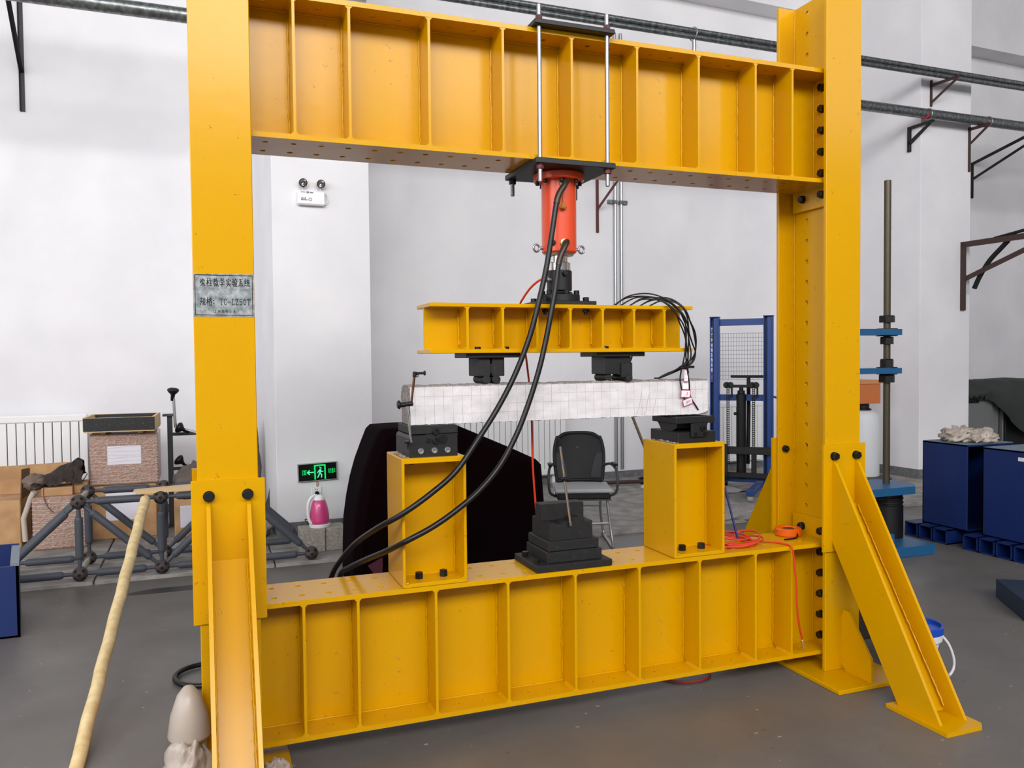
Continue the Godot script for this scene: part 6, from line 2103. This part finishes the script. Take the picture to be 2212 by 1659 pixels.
func room():
	var s := Sh.new()
	s.span(-12, 19, -0.3, 0.0, -8, 18, 0.0005)
	var fl := struct("floor", s, M.floor, "grey concrete hall floor")
	# raised strip of slabs along the wall
	for i in 14:
		var x := -7.37 + 1.3 * i
		s = Sh.new()
		s.span(x + 0.006, x + 1.294, -0.01, 0.03, -8.0, -3.405, 0.006)
		var o := struct("slab", s, M.slab, "", fl)
	s = Sh.new()
	s.span(-11, 18, 0, 10.6, -2.15, -1.85, 0.001)
	var wb := wall_struct("wall_back", s, M.wall, "white back wall behind the loading frame")
	s = Sh.new()
	s.span(0.0, 0.889, 0, 10.6, -1.85, 0.0, 0.004)
	wall_struct("wall_pillar", s, M.wall, "white pillar behind the left pedestal carrying exit sign and emergency light")
	s = Sh.new()
	s.span(8.064, 8.98, 0, 10.6, -1.85, 0.0, 0.004)
	wall_struct("wall_pillar", s, M.wall, "white pillar right of the right column carrying the pipe brackets")
	s = Sh.new()
	for q in [[-11.0, 0.0], [0.889, 8.064], [8.98, 18.0]]:
		s.span(q[0], q[1], 6.5, 10.6, -1.86, -1.5, 0.004)
	wall_struct("wall_beam", s, M.wall, "white concrete ring beam high on the back wall")
	s = Sh.new()
	s.span(-0.004, 0.893, 0.0, 0.168, -1.86, 0.005, 0.003)
	wall_struct("baseboard_left", s, M.base, "grey painted skirting of the left pillar")
	s = Sh.new()
	s.span(8.06, 8.984, 0.0, 0.15, -1.86, 0.005, 0.003)
	wall_struct("baseboard_right", s, M.base, "grey painted skirting of the right pillar")
	s = Sh.new()
	s.span(-11, 18, 0.0, 0.12, -1.86, -1.845, 0.003)
	wall_struct("baseboard_back", s, M.base, "grey painted skirting of the back wall")
	# shell of the hall behind and beside the camera
	s = Sh.new()
	s.span(SX - 0.3, SX, 0, SY0, -8, 16, 0.001)
	s.span(SX - 0.3, SX, SY1, 10.6, -8, 16, 0.001)
	var zz := -8.0
	for c in SZS:
		s.span(SX - 0.3, SX, SY0, SY1, zz, c - WW / 2, 0.001)
		zz = c + WW / 2
	s.span(SX - 0.3, SX, SY0, SY1, zz, 16, 0.001)
	wall_struct("wall_left", s, M.wall, "white left wall of the hall")
	s = Sh.new()
	s.span(18, 18.3, 0, 10.6, -8, 16, 0.001)
	wall_struct("wall_right", s, M.wall, "white right wall of the hall")
	s = Sh.new()
	s.span(-12, 19, 10.6, 10.9, -8, 18, 0.001)
	wall_struct("ceiling", s, mat(c8(120, 124, 130), 0.8), "grey steel-deck ceiling of the hall")
	# front wall with a row of tall windows
	s = Sh.new()
	s.span(-11, 18, 0, WY0, FZ, FZ + 0.3, 0.001)
	s.span(-11, 18, WY1, 10.6, FZ, FZ + 0.3, 0.001)
	var x := -11.0
	for c in WXS:
		s.span(x, c - WW / 2, WY0, WY1, FZ, FZ + 0.3, 0.001)
		x = c + WW / 2
	s.span(x, 18, WY0, WY1, FZ, FZ + 0.3, 0.001)
	wall_struct("wall_front", s, M.wall, "white window wall behind the camera")
	var glass := mat(Color(1, 1, 1, 0.05), 0.02)
	glass.transparency = BaseMaterial3D.TRANSPARENCY_ALPHA
	for i in WXS.size():
		var c: float = WXS[i]
		s = Sh.new()
		for e in [[c - WW / 2, c - WW / 2 + 0.06], [c + WW / 2 - 0.06, c + WW / 2], [c - 0.03, c + 0.03]]:
			s.span(e[0], e[1], WY0, WY1, FZ + 0.1, FZ + 0.18, 0.002)
		for e in [WY0, (WY0 + WY1) / 2, WY1 - 0.06]:
			s.span(c - WW / 2, c + WW / 2, e, e + 0.06, FZ + 0.1, FZ + 0.18, 0.002)
		var w := wall_struct("window_%d" % (i + 1), s, M.white, "tall window in the wall behind the camera")
		s = Sh.new()
		s.span(c - WW / 2, c + WW / 2, WY0, WY1, FZ + 0.137, FZ + 0.143, 0.0)
		struct("pane", s, glass, "", w)
	for i in SZS.size():
		var c: float = SZS[i]
		s = Sh.new()
		for e in [c - WW / 2, c - 0.03, c + WW / 2 - 0.06]:
			s.span(SX - 0.18, SX - 0.1, SY0, SY1, e, e + 0.06, 0.002)
		for e in [SY0, (SY0 + SY1) / 2, SY1 - 0.06]:
			s.span(SX - 0.18, SX - 0.1, e, e + 0.06, c - WW / 2, c + WW / 2, 0.002)
		var w := wall_struct("window_%d" % (WXS.size() + i + 1), s, M.white, "tall window in the left wall of the hall")
		s = Sh.new()
		s.span(SX - 0.143, SX - 0.137, SY0, SY1, c - WW / 2, c + WW / 2, 0.0)
		struct("pane", s, glass, "", w)
	# damp patch on the floor
	s = Sh.new(Transform3D(Basis(), -Vector3(-0.35, 0, -2.95)))
	var poly := PackedVector2Array()
	for k in 28:
		var a := TAU * k / 28
		poly.append(Vector2(-0.33 + 0.27 * cos(a) * (1.0 + 0.15 * sin(3 * a)), -3.05 + 0.085 * sin(a) * (1.0 + 0.2 * cos(2 * a))))
	s.prism(poly, 0.0, 0.0012, X, Z, Y)
	var st := part("damp_patch", s, mat(c8(46, 44, 42), 0.35), fl)
	st.position = Vector3(-0.35, 0, -2.95)

const FZ := 15.0
const WY0 := 6.0
const WY1 := 9.8
const WW := 3.4
const WXS := [-8.4, -4.4, -0.4, 3.6, 7.6, 11.6]

func _ready():
	# camera
	var cam := Camera3D.new()
	cam.name = "camera"
	cam.fov = 50.1228
	cam.near = 0.05
	cam.far = 200.0
	cam.position = Vector3(-0.0858, 1.6586, 3.3496)
	cam.rotation = Vector3(-0.03264, -0.36084, -0.00977)
	add_child(cam)
	cam.current = true
	# sky
	var sky := ProceduralSkyMaterial.new()
	sky.sky_top_color = c8(206, 218, 236)
	sky.sky_horizon_color = c8(238, 240, 244)
	sky.ground_bottom_color = c8(120, 118, 114)
	sky.ground_horizon_color = c8(190, 190, 190)
	sky.sky_energy_multiplier = 1.6
	sky.ground_energy_multiplier = 0.8
	var env := Environment.new()
	env.background_mode = Environment.BG_SKY
	env.sky = Sky.new()
	env.sky.sky_material = sky
	env.tonemap_mode = Environment.TONE_MAPPER_LINEAR
	env.tonemap_exposure = EXPO
	env.sdfgi_enabled = true
	env.ssao_enabled = true
	env.ssil_enabled = true
	var we := WorldEnvironment.new()
	we.name = "environment"
	we.environment = env
	add_child(we)
	# daylight through the windows behind the camera
	var gain := [1.1, 1.3, 1.25, 0.85, 0.35, 0.15]
	for i in WXS.size():
		var l := AreaLight3D.new()
		l.name = "window_light_%d" % (i + 1)
		l.area_size = Vector2(WW, WY1 - WY0)
		l.light_color = Color(1.0, 0.985, 0.975)
		l.light_energy = LGAIN * gain[i]
		l.area_range = 60.0
		l.area_attenuation = 2.0
		l.shadow_enabled = true
		add_child(l)
		l.position = wp(WXS[i], (WY0 + WY1) / 2, FZ - 0.05)
		l.rotation = Vector3(deg_to_rad(-6), deg_to_rad(WA), 0)
	for i in SZS.size():
		var l := AreaLight3D.new()
		l.name = "side_window_light_%d" % (i + 1)
		l.area_size = Vector2(WW, SY1 - SY0)
		l.light_color = Color(0.99, 0.99, 1.0)
		l.light_energy = SGAIN
		l.area_range = 60.0
		l.area_attenuation = 2.0
		l.shadow_enabled = true
		add_child(l)
		l.position = wp(SX + 0.05, (SY0 + SY1) / 2, SZS[i])
		l.rotation = Vector3(0, deg_to_rad(WA - 90.0), 0)
	materials()
	room()
	loading_frame()
	gear()
	rods()
	on_beam()
	left_store()
	pillar_items()
	piping()
	middle()
	right_side()

const EXPO := 1.0
const LGAIN := 44.0
const SX := -11.0
const SY0 := 3.0
const SY1 := 7.0
const SZS := [3.6, 8.0, 12.4]
const SGAIN := 19.0
